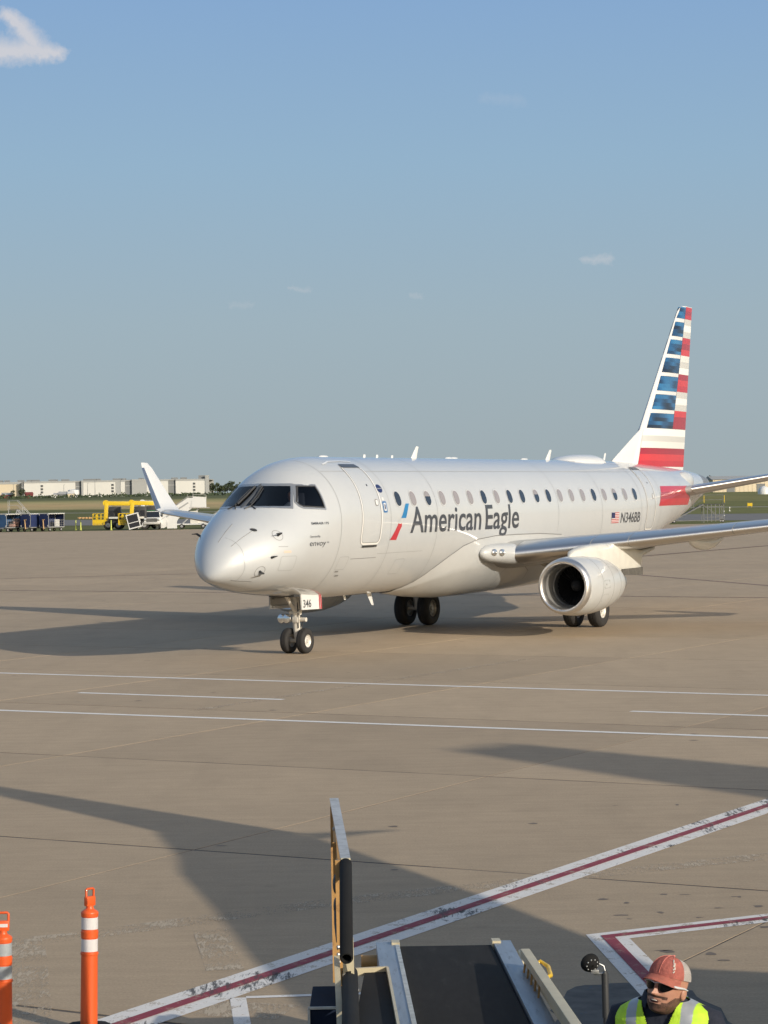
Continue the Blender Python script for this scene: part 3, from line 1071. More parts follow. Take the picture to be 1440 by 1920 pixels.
for a, b in ((-3.55, 84), (-3.52, 50), (-3.55, -48)):
    surf_tube('lightning_strip', [(a, b, 0.006), (a + 0.28, b * 0.98, 0.006), (a + 0.5, b * 0.97, 0.006)], 0.006, M['seam'])
for uu, zz, s_ in ((-2.58, 2.83, 1), (-3.04, 2.043, 1), (-2.58, 2.83, -1)):
    g = G()
    p0 = Vector(fus_uz(uu, zz, 0.0, s_))
    p1 = Vector(fus_uz(uu, zz, 0.10, s_))
    g.tube([p0, p1, p1 + Vector((0.03, 0, 0))], [0.03, 0.022, 0.018], 8)
    g.tube([p1 - Vector((0.03, 0, 0)), p1 + Vector((0.2, 0, 0.0))], [0.02, 0.009], 8)
    pr = g.done('pitot_probe', M['dark'], JET)
    surf_line('probe_plate', [(uu + 0.11 * math.cos(a), zz + 0.11 * math.sin(a)) for a in [2 * math.pi * k / 20 for k in range(20)]], 0.010, M['seam'], pr, 0.004, s_, True)
surf_poly('ice_detector', [(-2.962 + 0.05 * math.cos(a), 2.959 + 0.035 * math.sin(a)) for a in [2 * math.pi * k / 14 for k in range(14)]], M['dark'], JET, 0.012)
g = G()
p0 = Vector(fus_uz(-2.84, 2.342, 0))
g.tube([p0, p0 + Vector((0.02, 0.08, 0.02)), p0 + Vector((-0.08, 0.10, 0.03))], [0.03, 0.02, 0.012], 7)
g.done('angle_vane', M['dark'], JET)
for uu, zz in ((-0.02, 1.93), (0.1, 1.83)):
    surf_poly('drain_fitting', rrect(uu, zz, 0.16, 0.035, 0.015), M['seam'], JET, 0.008)
surf_poly('static_port', rrect(-2.42, 2.46, 0.22, 0.05, 0.02), mat('static_port_plate', (0.62, 0.47, 0.38), 0.4), JET, 0.006)
surf_line('panel_seam', [(-2.65, 2.58), (-2.4, 2.575)], 0.01, M['seam'], JET)


def blade(name, u, h, c0, c1, lean, v=0.0, top=True, z=None, th=0.03):
    g = G()
    zb = (sec(u)[0] if top else sec(u)[1]) if z is None else z
    sg = 1 if top else -1
    for_r = []
    for zz, c, l, t in ((-0.03, c0, 0, th), (h * 0.85, c1 * 1.1, lean * 0.85, th * 0.6), (h, c1 * 0.8, lean, th * 0.3)):
        for_r.append([A(u + l + x * c, v + y * t, zb + sg * zz) for x, y in ((-0.5, 0), (-0.25, 0.5), (0.2, 0.4), (0.5, 0), (0.2, -0.4), (-0.25, -0.5))])
    g.loft(for_r)
    return g.done(name, M['white_paint'], JET)


for u_, h_, c0_, c1_, l_ in ((6.22, 0.30, 0.34, 0.16, 0.24), (14.84, 0.29, 0.34, 0.16, 0.26), (19.17, 0.24, 0.14, 0.12, 0.14), (3.52, 0.07, 0.12, 0.1, 0.02), (4.2, 0.07, 0.12, 0.1, 0.02), (5.02, 0.06, 0.12, 0.1, 0.02)):
    blade('antenna', u_, h_, c0_, c1_, l_)
for u_ in (1.42, 8.3, 8.6, 13.2):
    g = G()
    g.ball(A(u_, 0, sec(u_)[0]), 0.14, 8, (1.6, 0.5, 0.28))
    g.done('antenna', M['white_paint'], JET)
g = G()
rr = []
for u_, h_, w_ in ((15.45, 0.0, 0.25), (15.9, 0.10, 0.45), (16.8, 0.16, 0.55), (17.8, 0.17, 0.55), (18.15, 0.13, 0.5), (18.28, 0.0, 0.4)):
    zb = sec(u_)[0]
    rr.append([A(u_, w_ * math.cos(a), zb - 0.12 + (h_ + 0.12) * math.sin(a)) for a in [math.pi * k / 12 for k in range(13)]])
g.loft(rr)
g.done('radome_antenna', M['white_paint'], JET, smooth=60)
blade('antenna', 3.62, 0.30, 0.26, 0.12, 0.22, top=False)
blade('antenna', 2.35, 0.10, 0.12, 0.1, 0.05, top=False)
blade('antenna', 0.6, 0.10, 0.12, 0.1, 0.05, top=False)

# belly fairing
g = G()
rr = []
FU = [4.25, 4.6, 5.1, 5.6, 6.27, 7.06, 8.1, 9.5, 11, 12.5, 13.6, 14.6, 15.4, 16.0]
FT = [1.30, 1.50, 1.84, 2.09, 2.35, 2.50, 2.565, 2.57, 2.56, 2.5, 2.35, 2.05, 1.70, 1.40]
FD = [0.004, 0.05, 0.11, 0.16, 0.21, 0.25, 0.26, 0.24, 0.22, 0.19, 0.16, 0.11, 0.05, 0.004]
for u_, t_, d_ in zip(FU, FT, FD):
    a, b, w, zm = sec(u_)
    ang = math.asin(min(max((t_ - zm) / (zm - b), -0.999), 0.999))
    row = []
    for k in range(41):
        f = k / 40
        ph = ang + (-math.pi - 2 * ang) * f
        e = math.sin(math.pi * f)
        of = 0.012 + d_ * (0.55 * min(1, e * 2.2) + 0.45 * e ** 2)
        row.append(A(*fus(u_, ph, of)))
    rr.append(row)
g.loft(rr, False, False, closed=False)
FAIR = g.done('belly_fairing', M['paint_warm'], JET, smooth=60)
surf_line('fairing_seam', list(zip(FU[:10], [t + 0.012 for t in FT[:10]])), 0.02, M['seam'], JET, 0.006)
surf_line('panel_seam', [(9.0, 1.45), (8.85, 1.75), (9.05, 1.93), (9.9, 1.93), (10.6, 1.75), (10.75, 1.55)], 0.014, M['seam'], FAIR, 0.275)

# ---------------- wings
def naca(x, t):
    return 5 * t * (0.2969 * math.sqrt(x) - 0.126 * x - 0.3516 * x * x + 0.2843 * x**3 - 0.1036 * x**4)


XU = [0.5 * (1 - math.cos(math.pi * k / 18)) for k in range(19)]


def section(le, chord, t, nrm, twist=0.0, camber=0.02, x0=0.0, x1=1.0, grow=0.0, z_only=None):
    """closed airfoil ring; le = (u, v, z) of the leading edge; nrm = section up direction (v, z)"""
    up, lo = [], []
    for k in range(19):
        x = x0 + (x1 - x0) * XU[k]
        yt = naca(x, t)
        yc = camber * 4 * x * (1 - x)
        up.append((x, yc + yt))
        lo.append((x, yc - yt * (0.9 if t > 0.1 else 1)))
    pts = up + lo[-2:0:-1]
    out = []
    for x, y in pts:
        du = x * chord
        dn = y * chord - x * chord * math.sin(twist)
        if grow:
            dn += grow * (1 if y > 0 else -1)
            du -= grow * (1 - x / max(x1, 1e-3))
        out.append((le[0] + du, le[1] + nrm[0] * dn, le[2] + nrm[1] * dn))
    return out


WS = [(0.9, 7.80, 5.6, 0.145, 1.97, 2.5), (1.75, 8.25, 5.2, 0.14, 2.06, 2.5), (4.3, 9.62, 4.0, 0.125, 2.33, 1.5), (7.8, 11.5, 2.95, 0.115, 2.70, 0.8), (10.6, 13.02, 2.15, 0.11, 3.0, 0.2), (13.05, 14.34, 1.42, 0.105, 3.25, 0.0)]


def wing_at(v):
    for a, b in zip(WS, WS[1:]):
        if v <= b[0] or b is WS[-1]:
            t = (v - a[0]) / (b[0] - a[0])
            return [a[k] * (1 - t) + b[k] * t for k in range(6)]


def ring_at(v, side, **kw):
    _, u0, ch, th, z, tw = wing_at(v)
    return [A(p[0], side * p[1], p[2]) for p in section((u0, v, z), ch, th, (0, 1), rad(tw), **kw)]


M['wing_under'] = mat('wing_grey', (0.42, 0.42, 0.41), 0.42, 0.2, 0.2, var=0.06)
for side in (1, -1):
    g = G()
    g.loft([ring_at(v, side) for v in (0.9, 1.75, 3.0, 4.3, 6, 7.8, 9.2, 10.6, 12, 13.05)])
    wing = g.done('wing', M['wing_under'], JET, smooth=50)
    # slats: polished leading-edge panels, split where the photo shows seams
    for v0, v1 in ((1.86, 3.62), (3.64, 4.5), (4.52, 6.93), (6.95, 9.9), (9.92, 12.9)):
        g = G()
        g.loft([ring_at(v0 + (v1 - v0) * k / 4, side, x1=0.13, grow=0.006) for k in range(5)])
        g.done('slat', M['bare'], wing, smooth=50)
    # winglet: blended, canted out
    g = G()
    rr = []
    for le, ch, cant in (((14.34, 13.05, 3.25), 1.42, 8), ((14.47, 13.30, 3.34), 1.30, 35), ((14.60, 13.47, 3.55), 1.16, 48), ((14.85, 13.86, 4.12), 0.86, 53), ((15.07, 14.22, 4.68), 0.58, 53), ((15.2, 14.34, 4.85), 0.36, 53)):
        nn = (-math.sin(rad(cant)), math.cos(rad(cant)))
        rr.append([A(p[0], side * p[1], p[2]) for p in section(le, ch, 0.09, nn, camber=0.0)])
    g.loft(rr)
    wlt = g.done('winglet', M['white_paint'], wing, smooth=50)
    g = G()
    rr = []
    for le, ch, cant in (((14.47, 13.30, 3.34), 1.30, 35), ((14.60, 13.47, 3.55), 1.16, 48), ((14.85, 13.86, 4.12), 0.86, 53), ((15.07, 14.22, 4.68), 0.58, 53)):
        nn = (-math.sin(rad(cant)), math.cos(rad(cant)))
        rr.append([A(p[0], side * p[1], p[2]) for p in section(le, ch, 0.09, nn, camber=0.0, x1=0.16, grow=0.005)])
    g.loft(rr)
    g.done('leading_edge', M['bare'], wlt, smooth=50)
    # root glove with the two landing lamps
    g = G()
    rr = []
    for u_, v_, z_, a_, b_ in ((7.15, 1.44, 2.13, .03, .04), (7.25, 1.45, 2.13, .11, .13), (7.45, 1.48, 2.13, .19, .21), (7.8, 1.52, 2.12, .25, .25), (8.2, 1.58, 2.10, .29, .28), (8.6, 1.62, 2.08, .30, .28), (9.4, 1.64, 2.06, .28, .26), (10.5, 1.7, 2.05, .25, .2)):
        rr.append([A(u_, side * (v_ + a_ * math.cos(t)), z_ + b_ * math.sin(t)) for t in [2 * math.pi * k / 24 for k in range(24)]])
    g.loft(rr)
    gl = g.done('root_fairing', M['paint_warm'], wing, smooth=60)
    for u_, v_, z_ in ((7.52, 1.655, 2.15), (7.80, 1.745, 2.14)):
        lamp = G()
        lamp.ball(A(u_, side * v_, z_), 0.125, 8, (1.25, 0.55, 0.80))
        lamp.done('landing_light', M['lens'], gl)
    # under-wing flap track fairings
    for v_, u_, L_, z_ in ((5.75, 10.9, 2.9, 2.34), (9.3, 12.9, 2.1, 2.74)):
        g = G()
        rr = []
        for k in range(11):
            f = k / 10
            w_ = max(0.012, (math.sin(math.pi * f ** 0.8)) ** 0.75)
            rr.append([A(u_ + L_ * f, side * (v_ + 0.16 * w_ * math.cos(t)), z_ + 0.02 - 0.14 * math.sin(math.pi * f) + 0.19 * w_ * math.sin(t) + 0.05 * f) for t in [2 * math.pi * q / 16 for q in range(16)]])
        g.loft(rr)
        g.done('flap_track_fairing', M['white_paint'], wing, smooth=60)
    # trailing edge flaps
    g = G()
    g.loft([ring_at(v, side, x0=0.74, x1=1.0, grow=0.004) for v in (1.9, 4.0, 4.2)])
    g.loft([ring_at(v, side, x0=0.76, x1=1.0, grow=0.004) for v in (4.25, 7.0, 9.6)])
    g.done('flap', M['wing_under'], wing, smooth=50)

    # ---------------- engine
    EV, EZ, EU = 4.0, 1.31, 6.53
    cl = G()
    E0 = A(EU, side * EV, EZ)
    AX = (-1, 0, -0.01)
    prof = [(0.16, 0.716), (0.34, 0.742), (0.7, 0.765), (1.15, 0.765), (1.6, 0.745), (2.05, 0.70), (2.5, 0.625), (2.85, 0.545), (3.0, 0.50), (3.0, 0.46), (2.6, 0.44)]
    cl.lathe(prof, E0, AX, 56)
    eng = cl.done('engine', M['nacelle'], JET, smooth=50)
    lip = G()
    lp = [(0.163, 0.718), (0.08, 0.700), (0.03, 0.675), (0.0, 0.645), (0.0, 0.615), (0.03, 0.588), (0.09, 0.566), (0.20, 0.550)]
    lip.lathe(lp, E0, AX, 56)
    lip.done('inlet_lip', M['lip'], eng, smooth=60)
    g = G()
    g.lathe([(0.20, 0.550), (0.45, 0.535), (0.62, 0.532), (0.63, 0.520), (0.78, 0.520), (0.80, 0.535), (1.1, 0.54), (1.15, 0.0)], E0, AX, 56)
    g.done('inlet_duct', M['duct'], eng, smooth=40)
    g = G()
    g.lathe([(0.625, 0.533), (0.615, 0.52), (0.63, 0.505), (0.66, 0.50)], E0, AX, 56)
    g.done('fan_case_ring', M['dull'], eng, smooth=40)
    g = G()
    for k in range(28):
        a = 2 * math.pi * k / 28
        e1 = Vector((0, math.cos(a), math.sin(a)))
        e2 = Vector((0, -math.sin(a), math.cos(a)))
        o_ = Vector(E0) + Vector(AX) * 0.92
        rows = []
        for r_, tw in ((0.15, 25), (0.33, 42), (0.515, 60)):
            d_ = e2 * math.sin(rad(tw)) + Vector((-1, 0, 0)) * math.cos(rad(tw))
            wv = 0.055 + 0.04 * r_
            c_ = o_ + e1 * r_
            nn = d_.cross(e1) * 0.006
            rows.append([c_ - d_ * wv, c_ + nn, c_ + d_ * wv, c_ - nn])
        g.loft(rows)
    g.done('fan', M['fan'], eng, smooth=0)
    g = G()
    g.lathe([(0.72, 0.01), (0.74, 0.045), (0.80, 0.10), (0.90, 0.155), (0.98, 0.17)], E0, AX, 24)
    g.done('spinner', M['dark'], eng, smooth=60)
    g = G()
    g.lathe([(2.55, 0.43), (3.05, 0.40), (3.45, 0.33), (3.62, 0.30), (3.62, 0.27), (3.2, 0.26)], E0, AX, 36)
    g.lathe([(3.2, 0.24), (3.6, 0.18), (3.95, 0.03)], E0, AX, 24)
    g.done('exhaust_nozzle', M['dull'], eng, smooth=50)
    sm_ = G()
    for t_, r_ in ((0.86, 0.768), (1.62, 0.7465), (2.3, 0.665)):
        sm_.lathe([(t_ - 0.004, r_), (t_, r_ + 0.0025), (t_ + 0.006, r_)], E0, AX, 56)
    sm_.done('cowl_seam', M['seam'], eng, smooth=0)
    # small red warning marks and access hatch on the outboard cowl
    def cowl(uo, deg, off=0.004):
        r_ = None
        for (t0, r0), (t1, r1) in zip(prof, prof[1:]):
            if t0 <= uo <= t1:
                r_ = r0 + (r1 - r0) * (uo - t0) / (t1 - t0)
        a_ = rad(deg)
        return (E0[0] - uo, E0[1] + side * (r_ + off) * math.cos(a_), E0[2] + (r_ + off) * math.sin(a_))
    for uo, dg, w_, h_, mm in ((1.06, 1, 0.03, 3.0, 'dark'), (1.78, -25, 0.10, 1.6, 'red_ink'), (1.90, -22, 0.035, 6, 'red_ink'), (1.58, -25, 0.03, 4, 'red_ink')):
        g = G()
        g.poly([cowl(uo - w_ / 2, dg - h_ / 2), cowl(uo + w_ / 2, dg - h_ / 2), cowl(uo + w_ / 2, dg + h_ / 2), cowl(uo - w_ / 2, dg + h_ / 2)])
        g.done('cowl_marking', M[mm], eng, smooth=0)
    for u0_, u1_, d0_, d1_ in ((0.95, 1.3, -6, 9), (0.95, 1.25, -32, -18)):
        g = G()
        P_ = [cowl(u0_, d0_), cowl(u1_, d0_), cowl(u1_, d1_), cowl(u0_, d1_), cowl(u0_, d0_)]
        g.tube(P_, 0.0035, 4)
        g.done('access_panel_seam', M['seam'], eng, smooth=0)
    # pylon
    g = G()
    rr = []
    for u_, zt_, zb_, w_ in ((6.95, 2.06, 1.95, .03), (7.15, 2.20, 1.85, .12), (7.8, 2.30, 1.75, .21), (8.8, 2.34, 1.65, .25), (9.8, 2.33, 1.50, .25), (10.9, 2.22, 1.46, .21), (11.5, 2.12, 1.45, .17), (11.75, 2.1, 1.9, .13), (12.9, 2.15, 2.08, .05)):
        zmid, hh = (zt_ + zb_) / 2, (zt_ - zb_) / 2
        rr.append([A(u_, side * (EV + w_ * math.copysign(abs(math.cos(t)) ** 0.55, math.cos(t))), zmid + hh * math.copysign(abs(math.sin(t)) ** 0.6, math.sin(t))) for t in [2 * math.pi * k / 20 for k in range(20)]])
    g.loft(rr)
    py = g.done('pylon', M['dirty_white'], JET, smooth=50)
    g = G()
    g.loft([[A(u_, side * (EV + w_ * sx_), z_) for sx_, z_ in ((-1, 1.63), (1, 1.63), (1, zb_), (-1, zb_))] for u_, zb_, w_ in ((9.95, 1.47, .275), (10.9, 1.435, .245), (11.55, 1.425, .205))])
    g.done('pylon_heat_shield', mat('scorched_metal', (0.11, 0.105, 0.095), 0.6, 0.2, var=0.4, vscale=7), py, smooth=0)

# ---------------- tail
def le_fin(z):
    return 22.25 + (z - 5.684) / (9.81 - 5.684) * (25.95 - 22.25)


def te_fin(z):
    return 26.12 + (z - 4.42) / (9.82 - 4.42) * (27.2 - 26.12)


def fin_t(u, z):
    a, b = le_fin(z), te_fin(z)
    x = min(max((u - a) / (b - a), 0.0), 1.0)
    return naca(x, 0.092) * (b - a)


g = G()
rr = []
for z in [3.9 + 0.25 * k for k in range(23)] + [9.62, 9.74, 9.80, 9.83]:
    a, b = le_fin(z), te_fin(z)
    if z > 9.6:
        a += (z - 9.6) ** 2 * 5
    rr.append([A(a + (b - a) * x, s_ * fin_t(le_fin(z) + (te_fin(z) - le_fin(z)) * x, z), z) for x, s_ in [(x, 1) for x in XU] + [(x, -1) for x in XU[-2:0:-1]]])
g.loft(rr)
FIN = g.done('fin', M['white_paint'], JET, smooth=50)
g = G()
rr = []
for k in range(9):
    f = k / 8
    u_ = 19.7 + (22.9 - 19.7) * f
    zt_ = 4.62 + (5.95 - 4.62) * max(0, f * 1.0)
    zt_ = min(zt_, 4.60 + (u_ - 19.75) * 0.425)
    w_ = 0.02 + 0.09 * f
    rr.append([A(u_, w_ * 1.6, sec(u_)[0] - 0.15), A(u_, w_, (sec(u_)[0] + zt_) / 2), A(u_, 0.35 * w_, zt_ - 0.02), A(u_, 0, zt_), A(u_, -0.35 * w_, zt_ - 0.02), A(u_, -w_, (sec(u_)[0] + zt_) / 2), A(u_, -w_ * 1.6, sec(u_)[0] - 0.15)])
g.loft(rr)
g.done('dorsal_fin', M['white_paint'], FIN, smooth=60)


def blue_streaks():
    m = bpy.data.materials.new('tail_blue')
    m.use_nodes = True
    b = NB(m.node_tree)
    p = m.node_tree.nodes['Principled BSDF']
    t = b.n('ShaderNodeTexCoord')
    s = b.n('ShaderNodeSeparateXYZ')
    b.link(t.outputs['Object'], s.inputs[0])
    row = b.m('FLOOR', b.m('MULTIPLY', s.outputs[2], 8.1))
    cmb = b.n('ShaderNodeCombineXYZ')
    b.link(b.m('MULTIPLY', s.outputs[0], 0.75), cmb.inputs[0])
    b.link(b.m('MULTIPLY', row, 7.31), cmb.inputs[1])
    n = b.noise(cmb.outputs[0], 1.0, 1, 0.4)
    b.link(b.ramp(n, [(0.38, (0.006, 0.014, 0.035)), (0.48, (0.010, 0.045, 0.115)), (0.58, (0.018, 0.105, 0.25)), (0.68, (0.03, 0.16, 0.34))]), p.inputs['Base Color'])
    p.inputs['Roughness'].default_value = 0.3
    p.inputs['Coat Weight'].default_value = 0.4
    return m


M['tail_blue'] = blue_streaks()


def fin_patch(name, pts, m):
    for sd in (1, -1):
        surf_poly(name, pts, m, FIN, side=sd, fmap=lambda u, z: A(u, sd * (fin_t(u, z) + 0.010), z), dz=0.25, du=0.06)


ROWS = [(9.40, 9.795), (8.78, 9.27), (8.165, 8.66), (7.545, 8.04), (6.93, 7.42), (6.313, 6.81), (5.70, 6.19)]
MID = lambda z: 24.79 + (z - 5.7) / (9.8 - 5.7) * (26.47 - 24.79)
LEB = lambda z: 22.50 + (z - 5.685) / (9.39 - 5.685) * (25.60 - 22.50)
for z0, z1 in ROWS:
    fin_patch('blue_stripe', [(LEB(z0), z0), (MID(z0) - 0.01, z0), (MID(z1) - 0.01, z1), (LEB(z1) + (0.1 if z1 > 9.7 else 0), z1)], M['tail_blue'])
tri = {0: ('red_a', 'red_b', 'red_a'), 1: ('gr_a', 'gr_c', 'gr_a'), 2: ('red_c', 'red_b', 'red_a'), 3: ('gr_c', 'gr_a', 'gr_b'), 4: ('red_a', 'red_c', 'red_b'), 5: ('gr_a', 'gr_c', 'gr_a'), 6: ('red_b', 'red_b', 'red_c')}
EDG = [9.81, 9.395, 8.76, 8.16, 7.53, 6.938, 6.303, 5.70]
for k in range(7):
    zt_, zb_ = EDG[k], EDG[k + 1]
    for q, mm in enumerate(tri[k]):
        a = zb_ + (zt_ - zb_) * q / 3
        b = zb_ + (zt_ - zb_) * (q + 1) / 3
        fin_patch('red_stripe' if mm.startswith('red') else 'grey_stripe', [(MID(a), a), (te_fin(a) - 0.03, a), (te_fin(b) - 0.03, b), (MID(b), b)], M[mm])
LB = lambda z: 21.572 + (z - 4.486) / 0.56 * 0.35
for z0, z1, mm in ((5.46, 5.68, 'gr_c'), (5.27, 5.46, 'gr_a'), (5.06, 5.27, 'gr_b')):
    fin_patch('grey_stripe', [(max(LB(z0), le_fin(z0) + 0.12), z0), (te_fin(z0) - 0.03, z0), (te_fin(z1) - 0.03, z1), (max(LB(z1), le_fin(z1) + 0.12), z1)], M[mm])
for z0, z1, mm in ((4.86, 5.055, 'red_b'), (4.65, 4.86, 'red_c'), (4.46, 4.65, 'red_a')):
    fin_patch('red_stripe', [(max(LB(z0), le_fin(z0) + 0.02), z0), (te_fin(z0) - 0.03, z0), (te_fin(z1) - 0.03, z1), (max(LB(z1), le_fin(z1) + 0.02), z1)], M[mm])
for sd in (1, -1):
    surf_line('rudder_seam', [(te_fin(z) - 0.30 * (te_fin(z) - le_fin(z)), z) for z in [4.55 + 0.3 * k for k in range(17)]], 0.012, M['seam'], FIN, side=sd, fmap=lambda u, z: A(u, sd * (fin_t(u, z) + 0.009), z))
for side in (1, -1):
    g = G()
    HS = [(0.35, 23.16, 3.35, 3.58), (0.7, 23.42, 3.15, 3.64), (2.5, 24.75, 2.35, 3.96), (4.6, 26.30, 1.45, 4.34), (5.0, 26.75, 1.0, 4.41)]
    g.loft([[A(p[0], side * p[1], p[2]) for p in section((u_, v_, z_), c_, 0.11, (-0.17, 0.985), camber=0.0)] for v_, u_, c_, z_ in HS])
    st = g.done('stabilizer', M['wing_under'], JET, smooth=50)
    g = G()
    g.loft([[A(p[0], side * p[1], p[2]) for p in section((u_, v_, z_), c_, 0.11, (-0.17, 0.985), camber=0.0, x1=0.12, grow=0.006)] for v_, u_, c_, z_ in ((1.15, 23.755, 2.95, 3.72), (2.5, 24.75, 2.35, 3.96), (4.6, 26.30, 1.45, 4.34))])
    g.done('leading_edge', M['bare'], st, smooth=50)
    g = G()
    g.ball(A(24.55, side * 0.62, 3.98), 0.5, 10, (1.5, 0.35, 0.62))
    g.done('trim_fairing', M['paint_warm'], st, smooth=60)

# ---------------- landing gear
def wheel(name, c, R, w, rim_r, m_rim, parent, out=1):
    g = G()
    x, y, z = c
    pr = [(-w * .40, rim_r), (-w * .48, rim_r + 0.03), (-w * .5, R * .80), (-w * .42, R * .93), (-w * .25, R * .985), (-w * .245, R * .972), (-w * .215, R * .972), (-w * .21, R * .99),
          (-w * .06, R), (-w * .055, R * .983), (w * .055, R * .983), (w * .06, R), (w * .21, R * .99), (w * .215, R * .972), (w * .245, R * .972), (w * .25, R * .985), (w * .42, R * .93), (w * .5, R * .80), (w * .48, rim_r + 0.03), (w * .40, rim_r)]
    g.lathe(pr, c, (0, 1, 0), 40)
    o = g.done(name, M['tyre'], parent, smooth=45)
    g = G()
    q = [(0.40, rim_r * 1.03), (0.34, rim_r * 1.0), (0.30, rim_r * 0.90), (0.20, rim_r * 0.84), (0.16, rim_r * 0.62), (0.24, rim_r * 0.5), (0.26, rim_r * 0.30), (0.36, rim_r * 0.26), (0.36, 0.0)]
    for sg in (1, -1):
        g.lathe([(sg * a * w, r) for a, r in q], c, (0, 1, 0), 28)
        for k in range(9):
            a = 2 * math.pi * k / 9
            g.ball((x + rim_r * 0.73 * math.cos(a), y + sg * 0.17 * w, z + rim_r * 0.73 * math.sin(a)), rim_r * 0.10, 5)
    g.done('rim', m_rim, o, smooth=40)
    return o


M['rim_white'] = mat('white_rim', (0.62, 0.60, 0.56), 0.4, 0.2, 0, var=0.2, vscale=9, dirt=(0.12, 0.11, 0.10), dscale=14, dthr=(0.55, 0.72))
M['rim_dull'] = mat('dull_rim', (0.33, 0.32, 0.30), 0.4, 0.6, var=0.25, vscale=9)
M['strut'] = mat('gear_paint', (0.62, 0.59, 0.53), 0.35, 0.1, 0.2, var=0.15, vscale=6)
for v_ in (0.217, -0.217):
    wheel('nose_wheel', A(0, v_, 0.298), 0.30, 0.205, 0.150, M['rim_white'] if v_ > 0 else M['rim_dull'], JET)
g = G()
g.tube([A(0, 0, 0.298), A(0.0, 0, 0.45), A(-0.02, 0, 0.70)], [0.055, 0.075, 0.07], 14)
g.tube([A(0, -0.21, 0.298), A(0, 0.21, 0.298)], 0.045, 12)
g.tube([A(0.0, 0, 0.52), A(-0.03, 0, 1.0), A(-0.06, 0, 1.5)], [0.085, 0.095, 0.10], 16)
g.tube([A(-0.05, 0.0, 0.95), A(-0.55, 0.0, 1.45)], [0.045, 0.05], 10)
g.tube([A(0.10, 0.03, 0.62), A(0.22, 0.03, 0.48), A(0.1, 0.03, 0.34)], [0.03, 0.028, 0.03], 8)
g.tube([A(0, -0.17, 0.80), A(0, 0.26, 0.80)], 0.052, 12)
g.tube([A(-0.05, -0.14, 0.97), A(-0.05, 0.14, 0.97)], 0.06, 12)
g.box(A(-0.06, 0.02, 0.80), (0.14, 0.16, 0.15), bevel=0.03)
NG = g.done('nose_gear_strut', M['strut'], JET, smooth=40)
for v_ in (-0.33, -0.19):
    g = G()
    g.lathe([(0.0, 0.105), (0.02, 0.115), (0.05, 0.11), (0.14, 0.05), (0.16, 0.02)], A(-0.16, v_, 0.82), (-1, 0, 0), 20)
    tl = g.done('taxi_light', M['bare'], NG, smooth=50)
    g = G()
    g.lathe([(0.0, 0.10), (-0.015, 0.06), (-0.02, 0.005)], A(-0.16, v_, 0.82), (-1, 0, 0), 20, False, True)
    g.done('lens', M['lens'], tl, smooth=50)
g = G()
for pts in ([A(0.06, 0.07, 0.45), A(0.10, 0.11, 0.75), A(0.02, 0.09, 1.0), A(0.03, 0.08, 1.4)], [A(-0.08, 0.09, 0.6), A(-0.10, 0.1, 0.9), A(-0.08, 0.06, 1.35)], [A(0.08, -0.07, 0.5), A(0.12, -0.10, 0.85), A(0.05, -0.08, 1.4)]):
    g.tube(pts, 0.012, 6)
g.done('hydraulic_hose', M['dark'], NG)
# nose wheel bay and doors
g = G()
g.box(A(-0.05, 0, 1.47), (1.3, 0.68, 0.22))
g.done('nose_wheel_bay', M['dark'], JET, smooth=0)
g = G()
g.slab([A(-0.45, 0.35, 1.44), A(0.52, 0.35, 1.42), A(0.49, 0.38, 1.03), A(-0.46, 0.38, 1.05)], (0, 0.035, 0))
D1 = g.done('nose_gear_door', M['white_paint'], JET, smooth=0)


def door_map(u, z):
    t = (1.44 - z) / 0.4
    return A(u, 0.392 + 0.03 * t, z)


lettering('346', -0.40, -0.02, 1.10, 0.175, M['ink'], parent=D1, fmap=door_map, weight=0.008, shear=0.1)
for u0_, u1_ in ((0.36, 0.405), (0.43, 0.475)):
    surf_poly('door_stripe', [(u0_, 1.035), (u1_, 1.035), (u1_ + 0.02, 1.415), (u0_ + 0.02, 1.415)], M['red_ink'], D1, fmap=door_map)
g = G()
g.slab([A(-0.60, -0.35, 1.44), A(0.40, -0.35, 1.40), A(0.36, -0.38, 1.05), A(-0.58, -0.38, 1.07)], (0, -0.035, 0))
g.box(A(-0.1, -0.33, 1.12), (0.8, 0.03, 0.03))
g.box(A(-0.1, -0.33, 1.3), (0.8, 0.03, 0.03))
g.done('nose_gear_door', M['dull'], JET, smooth=0)
g = G()
g.slab([A(-0.50, 0.10, 1.475), A(0.55, 0.10, 1.425), A(0.55, 0.46, 1.44), A(-0.50, 0.46, 1.52)], (0, 0, -0.03))
g.done('gear_bay_sill', M['paint_warm'], JET, smooth=0)
